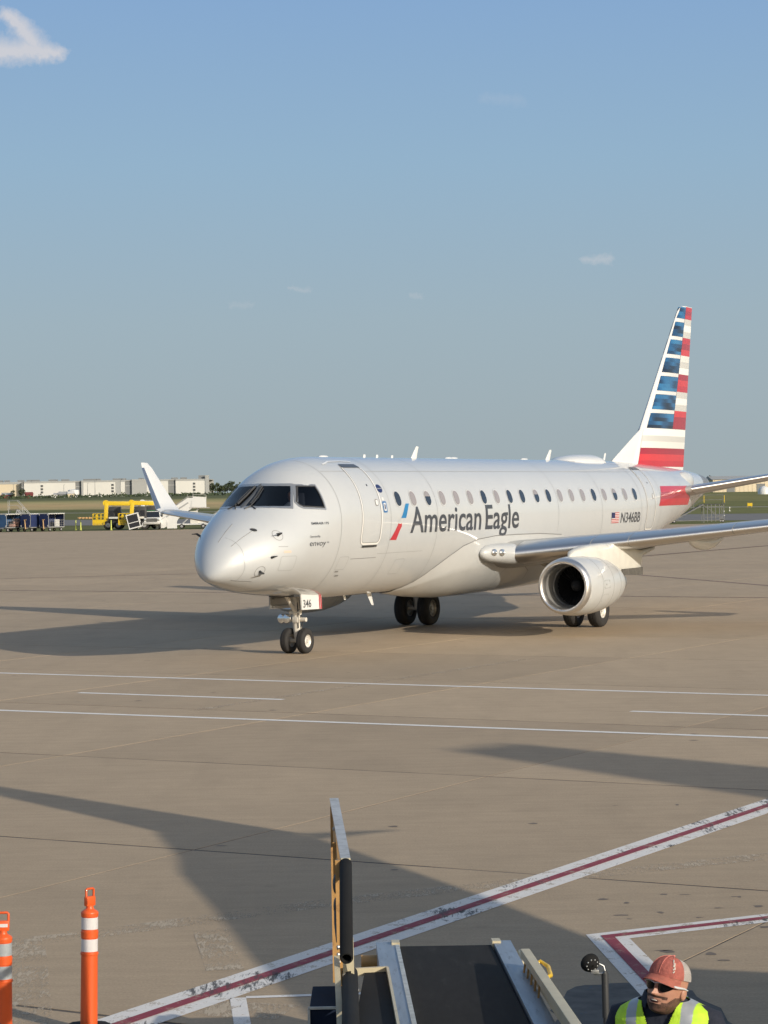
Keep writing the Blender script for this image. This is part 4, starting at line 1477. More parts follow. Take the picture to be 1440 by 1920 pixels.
for side in (1, -1):
    for k in (-1, 1):
        wheel('main_wheel', A(11.4, side * 2.584 + k * 0.363, 0.478), 0.482, 0.345, 0.235, M['rim_dull'] if side < 0 else M['rim_white'], JET)
    g = G()
    g.tube([A(11.4, side * 2.584 - 0.4, 0.478), A(11.4, side * 2.584 + 0.4, 0.478)], 0.07, 12)
    g.tube([A(11.4, side * 2.58, 0.478), A(11.4, side * 2.60, 1.1), A(11.4, side * 2.75, 2.1)], [0.09, 0.12, 0.13], 16)
    g.tube([A(11.4, side * 2.6, 1.2), A(11.35, side * 1.3, 1.75)], [0.05, 0.06], 10)
    g.tube([A(11.55, side * 2.58, 0.55), A(11.72, side * 2.58, 0.85), A(11.5, side * 2.6, 1.15)], 0.03, 8)
    sh = g.done('main_gear_strut', M['strut'], JET, smooth=40)
    g = G()
    g.tube([A(11.27, side * 2.63, 0.5), A(11.25, side * 2.66, 1.0), A(11.3, side * 2.7, 1.7)], 0.013, 6)
    g.done('hydraulic_hose', M['dark'], sh)
    g = G()
    g.slab([A(10.75, side * 2.84, 2.15), A(11.95, side * 2.84, 2.15), A(11.9, side * 2.80, 1.25), A(10.85, side * 2.80, 1.25)], (0, 0.03, 0))
    g.done('main_gear_door', M['paint_warm'], JET, smooth=0)

# ------------------------------------------------------------------ people
def skin_mat(name, c):
    m = mat(name, c, 0.5, var=0.12, vscale=25, bump=0.08, bscale=220)
    m.node_tree.nodes['Principled BSDF'].inputs['Subsurface Weight'].default_value = 0.08
    return m


M['skin'] = skin_mat('skin', (0.47, 0.235, 0.155))
M['lips'] = mat('lips', (0.30, 0.10, 0.08), 0.5)
M['teeth'] = mat('teeth', (0.62, 0.58, 0.5), 0.3)
M['navy_cloth'] = mat('navy_shirt', (0.014, 0.018, 0.032), 0.85, var=0.2, vscale=20, bump=0.8, bscale=18)
M['vest'] = mat('hi_vis_fabric', (0.48, 0.74, 0.035), 0.7, var=0.18, vscale=14, bump=0.9, bscale=16)
M['reflect'] = mat('reflective_tape', (0.36, 0.38, 0.40), 0.35, 0.2, var=0.08, vscale=30)
M['coral'] = mat('coral_cap_cloth', (0.70, 0.25, 0.20), 0.95, var=0.16, vscale=40, bump=0.5, bscale=70, spec=0.15)
M['cap_mesh'] = mat('white_cap_mesh', (0.74, 0.69, 0.64), 0.8, var=0.2, vscale=260, bump=0.5, bscale=300)
M['hair'] = mat('brown_hair', (0.05, 0.03, 0.02), 0.7, var=0.3, vscale=60)


def smooth01(x):
    x = min(max(x, 0), 1)
    return x * x * (3 - 2 * x)


def head_pt(th, z):
    """surface of a head; th=0 faces forward (+x), z from chin 0 to crown 0.235"""
    t = z / 0.235
    # outline: half depth front / back and half width by height
    fr = np.interp(z, [0, .012, .035, .06, .085, .105, .125, .15, .18, .21, .228, .235], [.045, .077, .086, .087, .086, .087, .090, .091, .085, .066, .035, .004])
    bk = np.interp(z, [0, .03, .06, .09, .12, .15, .18, .21, .228, .235], [.030, .050, .068, .086, .098, .102, .096, .072, .036, .004])
    wd = np.interp(z, [0, .012, .04, .07, .10, .13, .16, .19, .215, .23, .235], [.026, .043, .060, .067, .072, .076, .076, .068, .048, .022, .004])
    c, s = math.cos(th), math.sin(th)
    e = 0.86
    cx = math.copysign(abs(c) ** e, c)
    sy = math.copysign(abs(s) ** e, s)
    x = (fr if c > 0 else bk) * cx
    y = wd * sy
    if c > 0:
        g_ = lambda w: math.exp(-(y / w) ** 2)
        x += 0.026 * g_(0.012) * math.exp(-((z - .088) / .012) ** 2)          # nose tip
        x += 0.014 * g_(0.010) * math.exp(-((z - .108) / .018) ** 2)          # bridge
        x += 0.008 * g_(0.020) * math.exp(-((z - .083) / .008) ** 2)          # nostril wings
        x += 0.007 * math.exp(-((abs(y) - .028) / .02) ** 2) * math.exp(-((z - .133) / .008) ** 2)   # brows
        x -= 0.010 * math.exp(-((abs(y) - .031) / .014) ** 2) * math.exp(-((z - .117) / .010) ** 2)  # sockets
        x += 0.004 * math.exp(-((abs(y) - .042) / .016) ** 2) * math.exp(-((z - .090) / .014) ** 2)  # cheeks
        x += 0.006 * g_(0.022) * (math.exp(-((z - .062) / .005) ** 2) + math.exp(-((z - .046) / .005) ** 2))  # lips
        x -= 0.006 * g_(0.020) * math.exp(-((z - .054) / .004) ** 2)          # mouth line
        x += 0.006 * g_(0.018) * math.exp(-((z - .015) / .014) ** 2)          # chin
    return x, y, z


def head_geo(g, T):
    zs = [0.0005, .004, .009] + [.015 + .0046 * k for k in range(46)] + [.2275, .231, .234]
    rings = [[T @ Vector(head_pt(2 * math.pi * k / 56, z)) for k in range(56)] for z in zs]
    g.loft(rings)
    for sd in (1, -1):                                      # ears
        for k in range(2):
            rot = (T.to_3x3() @ Matrix.Rotation(sd * rad(-22), 3, 'Z'))
            g.ball(T @ Vector((-0.012 + .004 * k, sd * (.075 + .004 * k), .098 - .004 * k)), 0.030 - .008 * k, 8, (0.62, 0.26, 1.05), rot)


def skinned(edges, pts, radii, root=0):
    me = bpy.data.meshes.new('body')
    me.from_pydata(pts, edges, [])
    o = bpy.data.objects.new('body', me)
    COL.objects.link(o)
    md = o.modifiers.new('skin', 'SKIN')
    md.use_smooth_shade = True
    for i, r in enumerate(radii):
        v = me.skin_vertices[0].data[i]
        v.radius = r if isinstance(r, tuple) else (r, r)
        v.use_root = (i == root)
    sub = o.modifiers.new('sub', 'SUBSURF')
    sub.levels = sub.render_levels = 2
    dg = bpy.context.evaluated_depsgraph_get()
    dg.update()
    out = bpy.data.meshes.new_from_object(o.evaluated_get(dg))
    bpy.data.objects.remove(o)
    return out


def torso_rings(RR, grow=0.0, n=48, y0=0.0):
    out = []
    for z, rx, ry, fx, e in RR:
        row = []
        for k in range(n):
            a = 2 * math.pi * k / n
            c, s = math.cos(a), math.sin(a)
            row.append(Vector((fx + (ry + grow) * math.copysign(abs(c) ** (2 / e), c), (rx + grow) * math.copysign(abs(s) ** (2 / e), s), z)))
        out.append(row)
    return out


def hand_chains(edges, pts, radii, wrist_i, wrist, d, side_v, fwd):
    """palm and five fingers hanging in direction d from the wrist"""
    w, d, sv, fw = Vector(wrist), Vector(d).normalized(), Vector(side_v).normalized(), Vector(fwd).normalized()
    palm = len(pts)
    pts.append(tuple(w + d * 0.06))
    radii.append((0.034, 0.017))
    edges.append((wrist_i, palm))
    for k, (off, L) in enumerate(((-.030, .062), (-.010, .074), (.011, .071), (.031, .056))):
        prev = palm
        for j, f in enumerate((0.35, 0.70, 1.0)):
            pts.append(tuple(w + d * (0.075 + L * f) + sv * off * (1 + .1 * j) + fw * (0.006 + 0.022 * f * f)))
            radii.append(0.0095 - 0.0012 * j)
            edges.append((prev, len(pts) - 1))
            prev = len(pts) - 1
    prev = palm
    for f in (0.5, 1.0):
        pts.append(tuple(w + d * (0.045 + 0.045 * f) + fw * (0.02 + 0.028 * f) - sv * 0.022))
        radii.append(0.011 - 0.001 * f)
        edges.append((prev, len(pts) - 1))
        prev = len(pts) - 1


# ramp worker: faces +x locally, then turned towards the aircraft steps
WK = empty('person', (1.168, 10.06, 0), rad(-112), label='ramp worker in coral cap, dark sunglasses and yellow-green safety vest', cat='person')
HT = Matrix.Translation((0.095, 0.012, 1.494)) @ Matrix.Rotation(rad(-15), 4, 'Z') @ Matrix.Rotation(rad(-9), 4, 'Y') @ Matrix.Rotation(rad(-7), 4, 'X')
pts = [(-.02, 0, .98), (-.01, 0, 1.15), (.0, 0, 1.33), (.005, 0, 1.45), (.035, .002, 1.52), (.06, .006, 1.56)]
radii = [(.135, .10), (.125, .09), (.145, .10), (.10, .085), .052, .050]
edges = [(0, 1), (1, 2), (2, 3), (3, 4), (4, 5)]
for sd in (1, -1):
    b0 = len(pts)
    pts += [(.0, sd * .165, 1.455), (-.01, sd * .235, 1.20), (.09, sd * .245, 0.97)]
    radii += [.048, .038, .028]
    edges += [(3, b0), (b0, b0 + 1), (b0 + 1, b0 + 2)]
    hand_chains(edges, pts, radii, b0 + 2, (.09, sd * .245, .97), (.35, 0, -1), (1, 0, .3), (0, -sd, 0))
    l0 = len(pts)
    pts += [(-.02, sd * .09, .90), (.0, sd * .10, .50), (-.02, sd * .11, .085), (.10, sd * .125, .045)]
    radii += [.085, .058, .042, .036]
    edges += [(0, l0), (l0, l0 + 1), (l0 + 1, l0 + 2), (l0 + 2, l0 + 3)]
body_me = skinned(edges, pts, radii)
g = G()
g.bm.from_mesh(body_me)
head_geo(g, HT)
body = g.done('body', M['skin'], WK, smooth=70, recalc=False)
TR = [(.88, .165, .12, -.02, 2.3), (1.0, .165, .12, -.015, 2.3), (1.15, .165, .12, -.01, 2.3), (1.30, .185, .128, 0, 2.4), (1.40, .205, .128, .0, 2.5), (1.455, .205, .118, .003, 2.5), (1.495, .175, .100, .01, 2.4), (1.522, .128, .084, .02, 2.2), (1.538, .094, .074, .024, 2.1), (1.546, .080, .066, .026, 2.0)]
g = G()
g.loft(torso_rings(TR), True, False)
for sd in (1, -1):
    g.tube([(.0, sd * .13, 1.475), (.0, sd * .185, 1.450), (-.005, sd * .215, 1.36), (-.01, sd * .240, 1.20), (.04, sd * .245, 1.08), (.085, sd * .245, .985)], [.05, .068, .068, .056, .05, .045], 16)
g.done('shirt', M['navy_cloth'], body, smooth=70)
# collar
g = G()
rr = []
for z, r1, r2, f in ((1.533, .078, .075, .03), (1.560, .070, .070, .038), (1.578, .074, .072, .040), (1.575, .080, .078, .040), (1.545, .094, .098, .034), (1.528, .100, .110, .032)):
    rr.append([Vector((f + r2 * math.cos(a), r1 * math.sin(a), z - (0.022 * max(0, math.cos(a)) ** 3))) for a in [rad(34) + rad(292) * k / 40 for k in range(41)]])
g.loft(rr, False, False, closed=False)
g.done('collar', M['navy_cloth'], body, smooth=70)
# vest shell with reflective tape
TRf = []
for (z0, *a), (z1, *b_) in zip(TR[:-2], TR[1:-1]):
    for k in range(10):
        t = k / 10
        TRf.append((z0 + (z1 - z0) * t, *[p * (1 - t) + q * t for p, q in zip(a, b_)]))
NV = 288
rows = torso_rings(TRf, 0.014, NV)
g = G()
V = [[g.bm.verts.new(p) for p in r] for r in rows]
for i in range(len(V) - 1):
    for j in range(NV):
        k = (j + 1) % NV
        cpt = (V[i][j].co + V[i + 1][k].co) / 2
        if cpt.z < 0.98:
            continue
        if cpt.x > 0 and abs(cpt.y) < 0.010 + max(0, cpt.z - 1.36) * 0.40:
            continue
        if abs(cpt.y) > 0.199 and 1.28 < cpt.z:
            continue
        f = g.bm.faces.new((V[i][j], V[i][k], V[i + 1][k], V[i + 1][j]))
        if 0.095 < abs(cpt.y) < 0.142 or 1.10 < cpt.z < 1.15:
            f.material_index = 1
bmesh.ops.delete(g.bm, geom=[v for v in g.bm.verts if not v.link_faces], context='VERTS')
bmesh.ops.solidify(g.bm, geom=g.bm.faces[:], thickness=-0.004)
g.done('vest', [M['vest'], M['reflect']], body, smooth=70, recalc=False)
g = G()
for sd in (1, -1):
    g.tube([(-.02, sd * .085, .98), (-.01, sd * .095, .75), (.0, sd * .10, .50), (-.02, sd * .11, .12)], [.10, .085, .075, .068], 18)
g.loft(torso_rings([(.86, .15, .115, -.02, 2.3), (.92, .168, .125, -.02, 2.3), (1.0, .168, .124, -.015, 2.3)]))
g.done('trousers', M['navy_cloth'], body, smooth=70)
for sd in (1, -1):
    g = G()
    g.box((.06, sd * .118, .018), (.29, .095, .036), bevel=.012)
    g.ball((.06, sd * .118, .05), .075, 8, (1.85, .62, .85))
    g.ball((-.02, sd * .112, .09), .06, 8, (1, .9, 1.2))
    g.done('boot', M['black'], body, smooth=60)
# cap: coral front, white mesh back, curved brim
CT = HT @ Matrix.Translation((0, 0, 0.011)) @ Matrix.Rotation(rad(-3), 4, 'Y')


def cap_pt(a, e, grow=0.0):
    c, s = math.cos(a), math.sin(a)
    rx = (0.1025 if c > 0 else 0.107) + grow
    hgt = 0.084 + grow
    p = math.cos(e) ** 0.72
    c, s = math.copysign(abs(c) ** .88, c), math.copysign(abs(s) ** .88, s)
    return CT @ Vector((rx * c * p - .002, (0.0815 + grow) * s * p, 0.142 + hgt * math.sin(e) ** 1.05 + 0.006 * c))


cap = None
for nm, a0, a1, mm in (('cap', -80, 80, 'coral'), ('cap_mesh', 80, 280, 'cap_mesh')):
    g = G()
    rows = [[cap_pt(rad(a0 + (a1 - a0) * k / 40), rad(90 * j / 16) * 0.995) for k in range(41)] for j in range(17)]
    g.loft(rows, False, False, closed=False)
    bmesh.ops.solidify(g.bm, geom=g.bm.faces[:], thickness=0.003)
    o = g.done(nm, M[mm], cap or body, smooth=70)
    cap = cap or o
g = G()
rows = []
for j in range(9):
    f = j / 8
    row = []
    for k in range(33):
        a = rad(-74 + 148 * k / 32)
        c, s = math.cos(a), math.sin(a)
        L = 0.062 * (max(0, math.cos(a * 1.12)) ** 0.6)
        p0 = Vector((.100 * c - .002, .0785 * s, 0.144 + 0.006 * c))
        row.append(CT @ (p0 + Vector((L * f, s * 0.006 * f, -0.022 * f ** 1.2 - 0.020 * f * (s * s)))))
    rows.append(row)
g.loft(rows, False, False, closed=False)
bmesh.ops.solidify(g.bm, geom=g.bm.faces[:], thickness=0.0035)
g.done('brim', mat('faded_coral_cloth', (0.66, 0.25, 0.19), 0.95, var=0.14, vscale=40, bump=0.4, bscale=80, spec=0.15), cap, smooth=70)
g = G()
g.ball(CT @ Vector((0, 0, 0.232)), .008, 6, (1, 1, .5))
g.done('cap_button', M['coral'], cap)
g = G()
for k in (-1, 1):
    seam = [cap_pt(rad(k * 1.0), rad(6 + 80 * j / 10), 0.0015) for j in range(11)]
g.tube(seam, 0.0013, 5)
for aa in (36, -36):
    g.tube([cap_pt(rad(aa), rad(6 + 82 * j / 10), 0.001) for j in range(11)], 0.001, 5)
g.done('cap_seam', M['coral'], cap)
# small white stitched mark on the side panel of the cap
g = G()
for (a_, e_), (b_, f_) in (((36, 58), (37, 47)), ((38, 45), (44, 37)), ((43, 46), (38, 34)), ((44, 33), (39, 24)), ((40, 38), (45, 26)), ((44, 22), (40, 16))):
    g.tube([cap_pt(rad(a_), rad(e_), 0.002), cap_pt(rad((a_ + b_) / 2 + 1.2), rad((e_ + f_) / 2), 0.003), cap_pt(rad(b_), rad(f_), 0.002)], 0.0028, 6)
g.done('cap_emblem', M['teeth'], cap)
# sunglasses
g = G()
for sd in (1, -1):
    rows = []
    for j in range(7):
        f = j / 6
        row = []
        for k in range(13):
            q = k / 12
            yy = 0.008 + 0.060 * q
            zz = 0.1345 - (0.008 * q) - f * (0.036 - 0.014 * (2 * q - 0.75) ** 2 - 0.006 * q)
            xx = 0.1035 - 0.040 * q ** 2.2 - 0.003 * f - 0.010 * (1 - q) ** 4
            row.append(HT @ Vector((xx, sd * yy, zz)))
        rows.append(row)
    g.loft(rows, False, False, closed=False)
bmesh.ops.solidify(g.bm, geom=g.bm.faces[:], thickness=0.0025)
sg_ = g.done('sunglasses', mat('dark_lens', (0.006, 0.006, 0.007), 0.12, 0, 0.6), body, smooth=60)
g = G()
for sd in (1, -1):
    g.tube([HT @ Vector(p) for p in ((.107, 0, .131), (.1055, sd * .022, .1375), (.096, sd * .046, .1355), (.068, sd * .070, .128), (.045, sd * .0775, .124))], [.0032, .0032, .0036, .005, .005], 7)
    g.tube([HT @ Vector(p) for p in ((.068, sd * .070, .128), (.035, sd * .080, .124), (.0, sd * .083, .121), (-.03, sd * .084, .113))], [.006, .0052, .004, .003], 7)
g.done('glasses_frame', M['white_paint'], sg_, smooth=60)
# beard, mouth
g = G()
zs = [.0015 + .0043 * k for k in range(19)]
rows = []
for z in zs:
    row = []
    for k in range(49):
        th = rad(-104 + 208 * k / 48)
        x, y, z_ = head_pt(th, z)
        row.append(HT @ (Vector((x, y, z_)) + Vector((math.cos(th), math.sin(th), -.3 if z < .01 else 0)) * 0.0022))
    rows.append(row)
V = [[g.bm.verts.new(p) for p in r] for r in rows]
for i in range(len(V) - 1):
    for j in range(48):
        th = -104 + 208 * (j + .5) / 48
        z = zs[i]
        yl = abs(math.sin(rad(th))) * 0.07
        lim = 0.052 + 0.034 * smooth01((abs(th) - 42) / 45)
        mouth = abs(th) < 24 and .041 < z < .068
        lip = abs(th) < 42 and .062 < z < .080
        if (z < lim or lip) and not mouth:
            g.bm.faces.new((V[i][j], V[i][j + 1], V[i + 1][j + 1], V[i + 1][j]))


def beard_mat():
    m = bpy.data.materials.new('stubble')
    m.use_nodes = True
    b = NB(m.node_tree)
    p = m.node_tree.nodes['Principled BSDF']
    t = b.n('ShaderNodeTexCoord')
    n = b.noise(t.outputs['Object'], 420, 3, 0.8)
    n2 = b.noise(t.outputs['Object'], 30, 3, 0.6)
    c = b.mix(b.ramp(b.m('ADD', n, b.m('MULTIPLY', n2, 0.4)), [(0.62, 0.0), (0.90, 1.0)]), (0.055, 0.030, 0.020), (0.25, 0.12, 0.08))
    b.link(c, p.inputs['Base Color'])
    p.inputs['Roughness'].default_value = 0.75
    return m


g.done('beard', beard_mat(), body, smooth=70, recalc=True)
g = G()
g.ball(HT @ Vector((.087, 0, .054)), .021, 8, (.30, 1.0, .34), HT.to_3x3())
mo = g.done('mouth', mat('mouth_dark', (0.06, 0.015, 0.013), 0.6), body, smooth=60)
g = G()
g.ball(HT @ Vector((.0895, 0, .0575)), .015, 8, (.30, 1.0, .20), HT.to_3x3())
g.done('teeth', M['teeth'], mo, smooth=60)

# pilot in the left seat
JM = Matrix.Translation(JET.location) @ Matrix.Rotation(JET.rotation_euler[2], 4, 'Z')
PW = JM @ Vector(A(-1.03, 0.50, 3.10))
PL = empty('person', tuple(PW), JET.rotation_euler[2], label='pilot with white collar seated behind the windscreen of the airliner', cat='person')
HP = Matrix.Translation((0.02, 0, 0.485)) @ Matrix.Rotation(rad(18), 4, 'Z')
pts = [(0, 0, .08), (0, 0, .22), (0, 0, .38), (0.01, 0, .47), (.02, 0, .53)]
radii = [(.13, .10), (.12, .09), (.12, .08), .05, .045]
edges = [(0, 1), (1, 2), (2, 3), (3, 4)]
for sd in (1, -1):
    b0 = len(pts)
    pts += [(0, sd * .16, .39), (.06, sd * .22, .17), (.28, sd * .16, .14)]
    radii += [.045, .036, .027]
    edges += [(2, b0), (b0, b0 + 1), (b0 + 1, b0 + 2)]
    hand_chains(edges, pts, radii, b0 + 2, (.28, sd * .16, .14), (1, 0, -.1), (0, sd, 0), (0, 0, 1))
    l0 = len(pts)
    pts += [(.02, sd * .09, .07), (.40, sd * .11, .10)]
    radii += [.08, .06]
    edges += [(0, l0), (l0, l0 + 1)]
g = G()
g.bm.from_mesh(skinned(edges, pts, radii))
head_geo(g, HP)
pb = g.done('body', M['skin'], PL, smooth=70, recalc=False)
g = G()
g.loft(torso_rings([(.02, .16, .12, 0, 2.3), (.2, .165, .12, 0, 2.3), (.34, .19, .12, 0, 2.4), (.40, .185, .11, 0, 2.4), (.44, .12, .085, 0.005, 2.2), (.47, .075, .07, .01, 2)]))
g.done('shirt', M['white_paint'], pb, smooth=70)
g = G()
g.loft([[HP @ (Vector((x_, y_, z_)) + Vector((x_, y_, 0)) * 0.06 + Vector((-.004, 0, .004))) for x_, y_, z_ in [head_pt(rad(75 + 210 * k / 30), z) for k in range(31)]] for z in (.09, .12, .15, .175, .2, .218, .23)], False, True, closed=False)
g.done('hair', M['hair'], pb, smooth=70)

# ------------------------------------------------------------------ belt loader
M['cream'] = mat('cream_paint', (0.56, 0.49, 0.33), 0.5, 0, 0.1, var=0.12, vscale=5, dirt=(0.26, 0.21, 0.13), dscale=6, dthr=(0.58, 0.8))
M['amber'] = mat('weathered_amber_paint', (0.46, 0.26, 0.09), 0.5, 0, 0.1, var=0.2, vscale=6, dirt=(0.2, 0.1, 0.05), dscale=8, dthr=(0.55, 0.75))
M['steel_blue'] = mat('galvanised_side_rail', (0.30, 0.35, 0.41), 0.45, 0.55, var=0.18, vscale=3, stretch=(8, 1, 1), rvar=0.1, dirt=(0.18, 0.20, 0.23), dscale=5, dthr=(0.55, 0.7))
M['scraped'] = mat('scraped_metal', (0.50, 0.52, 0.50), 0.5, 0.3, var=0.3, vscale=12)
M['belt'] = mat('conveyor_belt', (0.019, 0.0185, 0.018), 0.9, var=0.25, vscale=6, stretch=(3, 0.6, 1), bump=0.15, bscale=200, dirt=(0.045, 0.043, 0.041), dscale=3, dthr=(0.6, 0.85), spec=0.2)
M['matpad'] = mat('rubber_mat', (0.018, 0.018, 0.018), 0.9, spec=0.2, var=0.2, bump=0.2, bscale=150)
M['navy_box'] = mat('navy_panel', (0.010, 0.017, 0.036), 0.8, 0, 0.0, var=0.2, spec=0.15)
M['alu'] = mat('worn_aluminium', (0.56, 0.55, 0.53), 0.5, 0.5, var=0.15, vscale=10, dirt=(0.40, 0.38, 0.34), dscale=16, dthr=(0.5, 0.7))
M['yellow'] = mat('safety_yellow', (0.66, 0.43, 0.03), 0.45, 0, 0.2, var=0.12, vscale=4, dirt=(0.25, 0.17, 0.05), dscale=3, dthr=(0.6, 0.8))
BL = empty('belt_loader', (0.36, 12.0, 0), label='belt loader with black conveyor and a raised side rail below the camera', cat='belt loader')
BO = Vector(BL.location)


def W(x, y, z):
    return Vector((x, y, z)) - BO


def along(y):
    """height and sideways shift of the conveyor at distance y"""
    return 0.80 + (15.2 - y) * 0.0425, (15.2 - y) * 0.0268


def lane_pts(x0, x1, y0, y1, dz0, dz1):
    z0, s0 = along(y0)
    z1, s1 = along(y1)
    return [[W(x0 + s0, y0, z0 + dz0), W(x1 + s0, y0, z0 + dz0), W(x1 + s0, y0, z0 + dz1), W(x0 + s0, y0, z0 + dz1)],
            [W(x0 + s1, y1, z1 + dz0), W(x1 + s1, y1, z1 + dz0), W(x1 + s1, y1, z1 + dz1), W(x0 + s1, y1, z1 + dz1)]]


g = G()
g.loft(lane_pts(0.055, 0.640, 15.13, 8.6, -0.12, 0.0))
z_, s_ = along(15.13)
g.lathe([(0, .06), (0.585, .06)], W(0.055 + s_, 15.13, z_ - .06), (1, 0, 0), 20, True, True)
g.done('conveyor_belt', M['belt'], BL, smooth=40)
for x0, x1, sc in ((-0.098, 0.040, (0.022, 0.048)), (0.655, 0.770, None)):
    g = G()
    g.loft(lane_pts(x0, x1, 15.2, 8.6, -0.16, 0.018))
    sr = g.done('side_rail', M['steel_blue'], BL, smooth=0)
    if sc:
        g = G()
        g.loft(lane_pts(sc[0], sc[1], 15.05, 8.6, 0.0, 0.024))
        g.done('scraped_edge', M['scraped'], sr, smooth=0)
    g = G()
    xa, xb = (0.0, 0.052) if sc else (0.645, 0.70)
    g.loft(lane_pts(xa, xb, 15.21, 15.08, -0.05, 0.032))
    g.done('corner_block', M['cream'], BL, smooth=0)
for y in (15.0, 13.6, 12.2):
    for x in (-0.105, 0.778):
        g = G()
        z_, s_ = along(y)
        g.lathe([(-.01, .018), (.012, .018)], W(x + s_, y, z_ - .07), (1, 0, 0), 8, True, True)
        g.done('bolt', M['dull'], BL, smooth=40)
g = G()
z_, s_ = along(14.9)
g.tube([W(-.20 + s_, 14.95, z_ - .07), W(-.095 + s_, 14.95, z_ - .07)], .045, 14)
g.done('roller_bracket', M['amber'], BL, smooth=40)
g = G()
g.tube([W(.775, 14.9, .76), W(.815, 14.9, .80), W(.815, 14.5, .82), W(.775, 14.4, .79)], .016, 8)
g.done('end_bracket', M['cream'], BL, smooth=40)
# chassis and wheels under the conveyor
g = G()
g.box(W(.40, 11.6, .50), (1.05, 5.0, .32), bevel=.04)
g.box(W(.40, 9.6, .78), (.5, 1.6, .3), bevel=.04)
g.bar(W(.15, 13.2, .55), W(.15, 13.2, .80), .08)
g.bar(W(.62, 13.2, .55), W(.62, 13.2, .80), .08)
g.done('chassis', M['cream'], BL, smooth=30)
for x in (-.10, .90):
    for y in (9.9, 13.3):
        g = G()
        g.lathe([(-.09, .18), (-.10, .26), (-.07, .30), (.07, .30), (.10, .26), (.09, .18)], W(x, y, .30), (1, 0, 0), 28, True, True)
        w_ = g.done('wheel', M['tyre'], BL, smooth=40)
        g = G()
        g.lathe([(-.095, .17), (-.06, .1), (-.1, .05)], W(x, y, .30), (1, 0, 0), 20, False, True)
        g.lathe([(.095, .17), (.06, .1), (.1, .05)], W(x, y, .30), (1, 0, 0), 20, False, True)
        g.done('hub', M['cream'], w_, smooth=40)
# raised rail on the left: alu cap, amber web, posts, foam rollers
g = G()
g.loft([[W(x, y, z) for x, z in ((xc - .027, zz), (xc + .027, zz), (xc + .024, zz - .035), (xc - .024, zz - .035))] for xc, y, zz in ((-.337, 14.5, 1.845), (-.237, 12.6, 1.768))])
RAIL = g.done('side_guard', M['alu'], BL, smooth=0)
g = G()
g.box(W(-.236, 12.585, 1.742), (.052, .03, .055), bevel=.004)
g.done('end_cap', M['cream'], RAIL, smooth=0)
g = G()
g.bar(W(-.338, 14.46, 1.70), W(-.262, 12.62, 1.50), .016, .26)
g.bar(W(-.335, 14.4, 1.42), W(-.262, 12.60, 1.22), .016, .10)
g.bar(W(-.262, 12.58, 1.76), W(-.256, 12.56, .86), .022, .06, up=(1, 0, 0))
g.bar(W(-.30, 13.5, 1.72), W(-.30, 13.5, .75), .02, .05, up=(1, 0, 0))
g.bar(W(-.335, 14.45, 1.80), W(-.335, 14.45, .72), .02, .05, up=(1, 0, 0))
g.done('guard_web', M['amber'], RAIL, smooth=0)
g = G()
g.bar(W(-.235, 12.42, 1.62), W(-.225, 12.30, .95), .05, .03, up=(0, 1, 0))
g.bar(W(-.205, 12.28, 1.40), W(-.200, 12.28, .93), .016, .03, up=(0, 1, 0))
g.bar(W(-.29, 12.50, 1.25), W(-.245, 11.2, 1.02), .03, .03)
g.box(W(-.215, 12.28, 1.00), (.085, .05, .10), bevel=.005)
g.done('guard_post', M['cream'], RAIL, smooth=0)
for (a, b, r) in (((-.236, 12.58, 1.742), (-.223, 11.70, 1.405), .0335), ((-.222, 12.52, 1.165), (-.170, 9.6, 1.30), .042)):
    g = G()
    a_, b_ = W(*a), W(*b)
    L = (b_ - a_).length
    g.lathe([(0, r * .72), (0, r * .92), (.006, r), (L - .006, r), (L, r * .92), (L, r * .72), (L * .5, r * .70)], a_, b_ - a_, 24, True, False)
    g.done('foam_roller', M['black'], RAIL, smooth=50)
g = G()
g.ball(W(-.305, 13.2, 1.53), .045, 8, (.4, 1.6, 1.2))
g.ball(W(-.300, 13.0, 1.44), .04, 8, (.4, 1.6, 1.2))
g.tube([W(-.30, 13.0, 1.44), W(-.295, 12.8, 1.36), W(-.285, 12.7, 1.30)], .012, 6)
g.done('hand_grip', M['dark'], RAIL, smooth=60)
for x, y, z in ((-.275, 12.55, 1.30), (-.275, 12.55, 1.26), (-.275, 12.55, 1.22), (-.318, 13.9, 1.74), (-.25, 12.25, 1.02), (-.25, 12.2, .98), (-.185, 12.25, 1.13), (-.24, 12.3, 1.20)):
    g = G()
    g.lathe([(0, .012), (.012, .012), (.016, .007)], W(x, y, z), (-1 if x < -.2 else 1, -.3, 0), 8, True, True)
    g.done('bolt', M['dull'], RAIL, smooth=40)
g = G()
P_ = [(-.150, 13.0, 1.070), (-.030, 13.0, 1.074), (.030, 10.4, 1.26), (-.190, 10.4, 1.255)]
g.slab([W(*p) for p in P_], (0, 0, -.03))
dk = g.done('side_deck', M['matpad'], BL, smooth=0)
g = G()
g.bar(W(-.20, 13.01, 1.072), W(-.022, 13.01, 1.078), .024, .045)
g.bar(W(-.022, 13.0, 1.076), W(.040, 10.4, 1.262), .014, .05)
g.done('deck_trim', M['cream'], dk, smooth=0)
g = G()
g.box(W(-.338, 12.2, .72), (.165, .55, .78), bevel=.008)
nb = g.done('control_box', M['navy_box'], BL, smooth=0)
g = G()
g.bar(W(-.422, 11.92, 1.112), W(-.422, 11.92, .35), .012, .012)
g.bar(W(-.425, 11.92, 1.114), W(-.25, 11.92, 1.114), .012, .012)
g.done('box_trim', M['scraped'], nb, smooth=0)
g = G()
g.bar(W(.800, 14.1, .950), W(.905, 10.6, 1.165), .055, .05, bevel=.004)
g.bar(W(.830, 14.1, .88), W(.935, 10.6, 1.09), .02, .10)
hb = g.done('hand_beam', M['cream'], BL, smooth=0)
g = G()
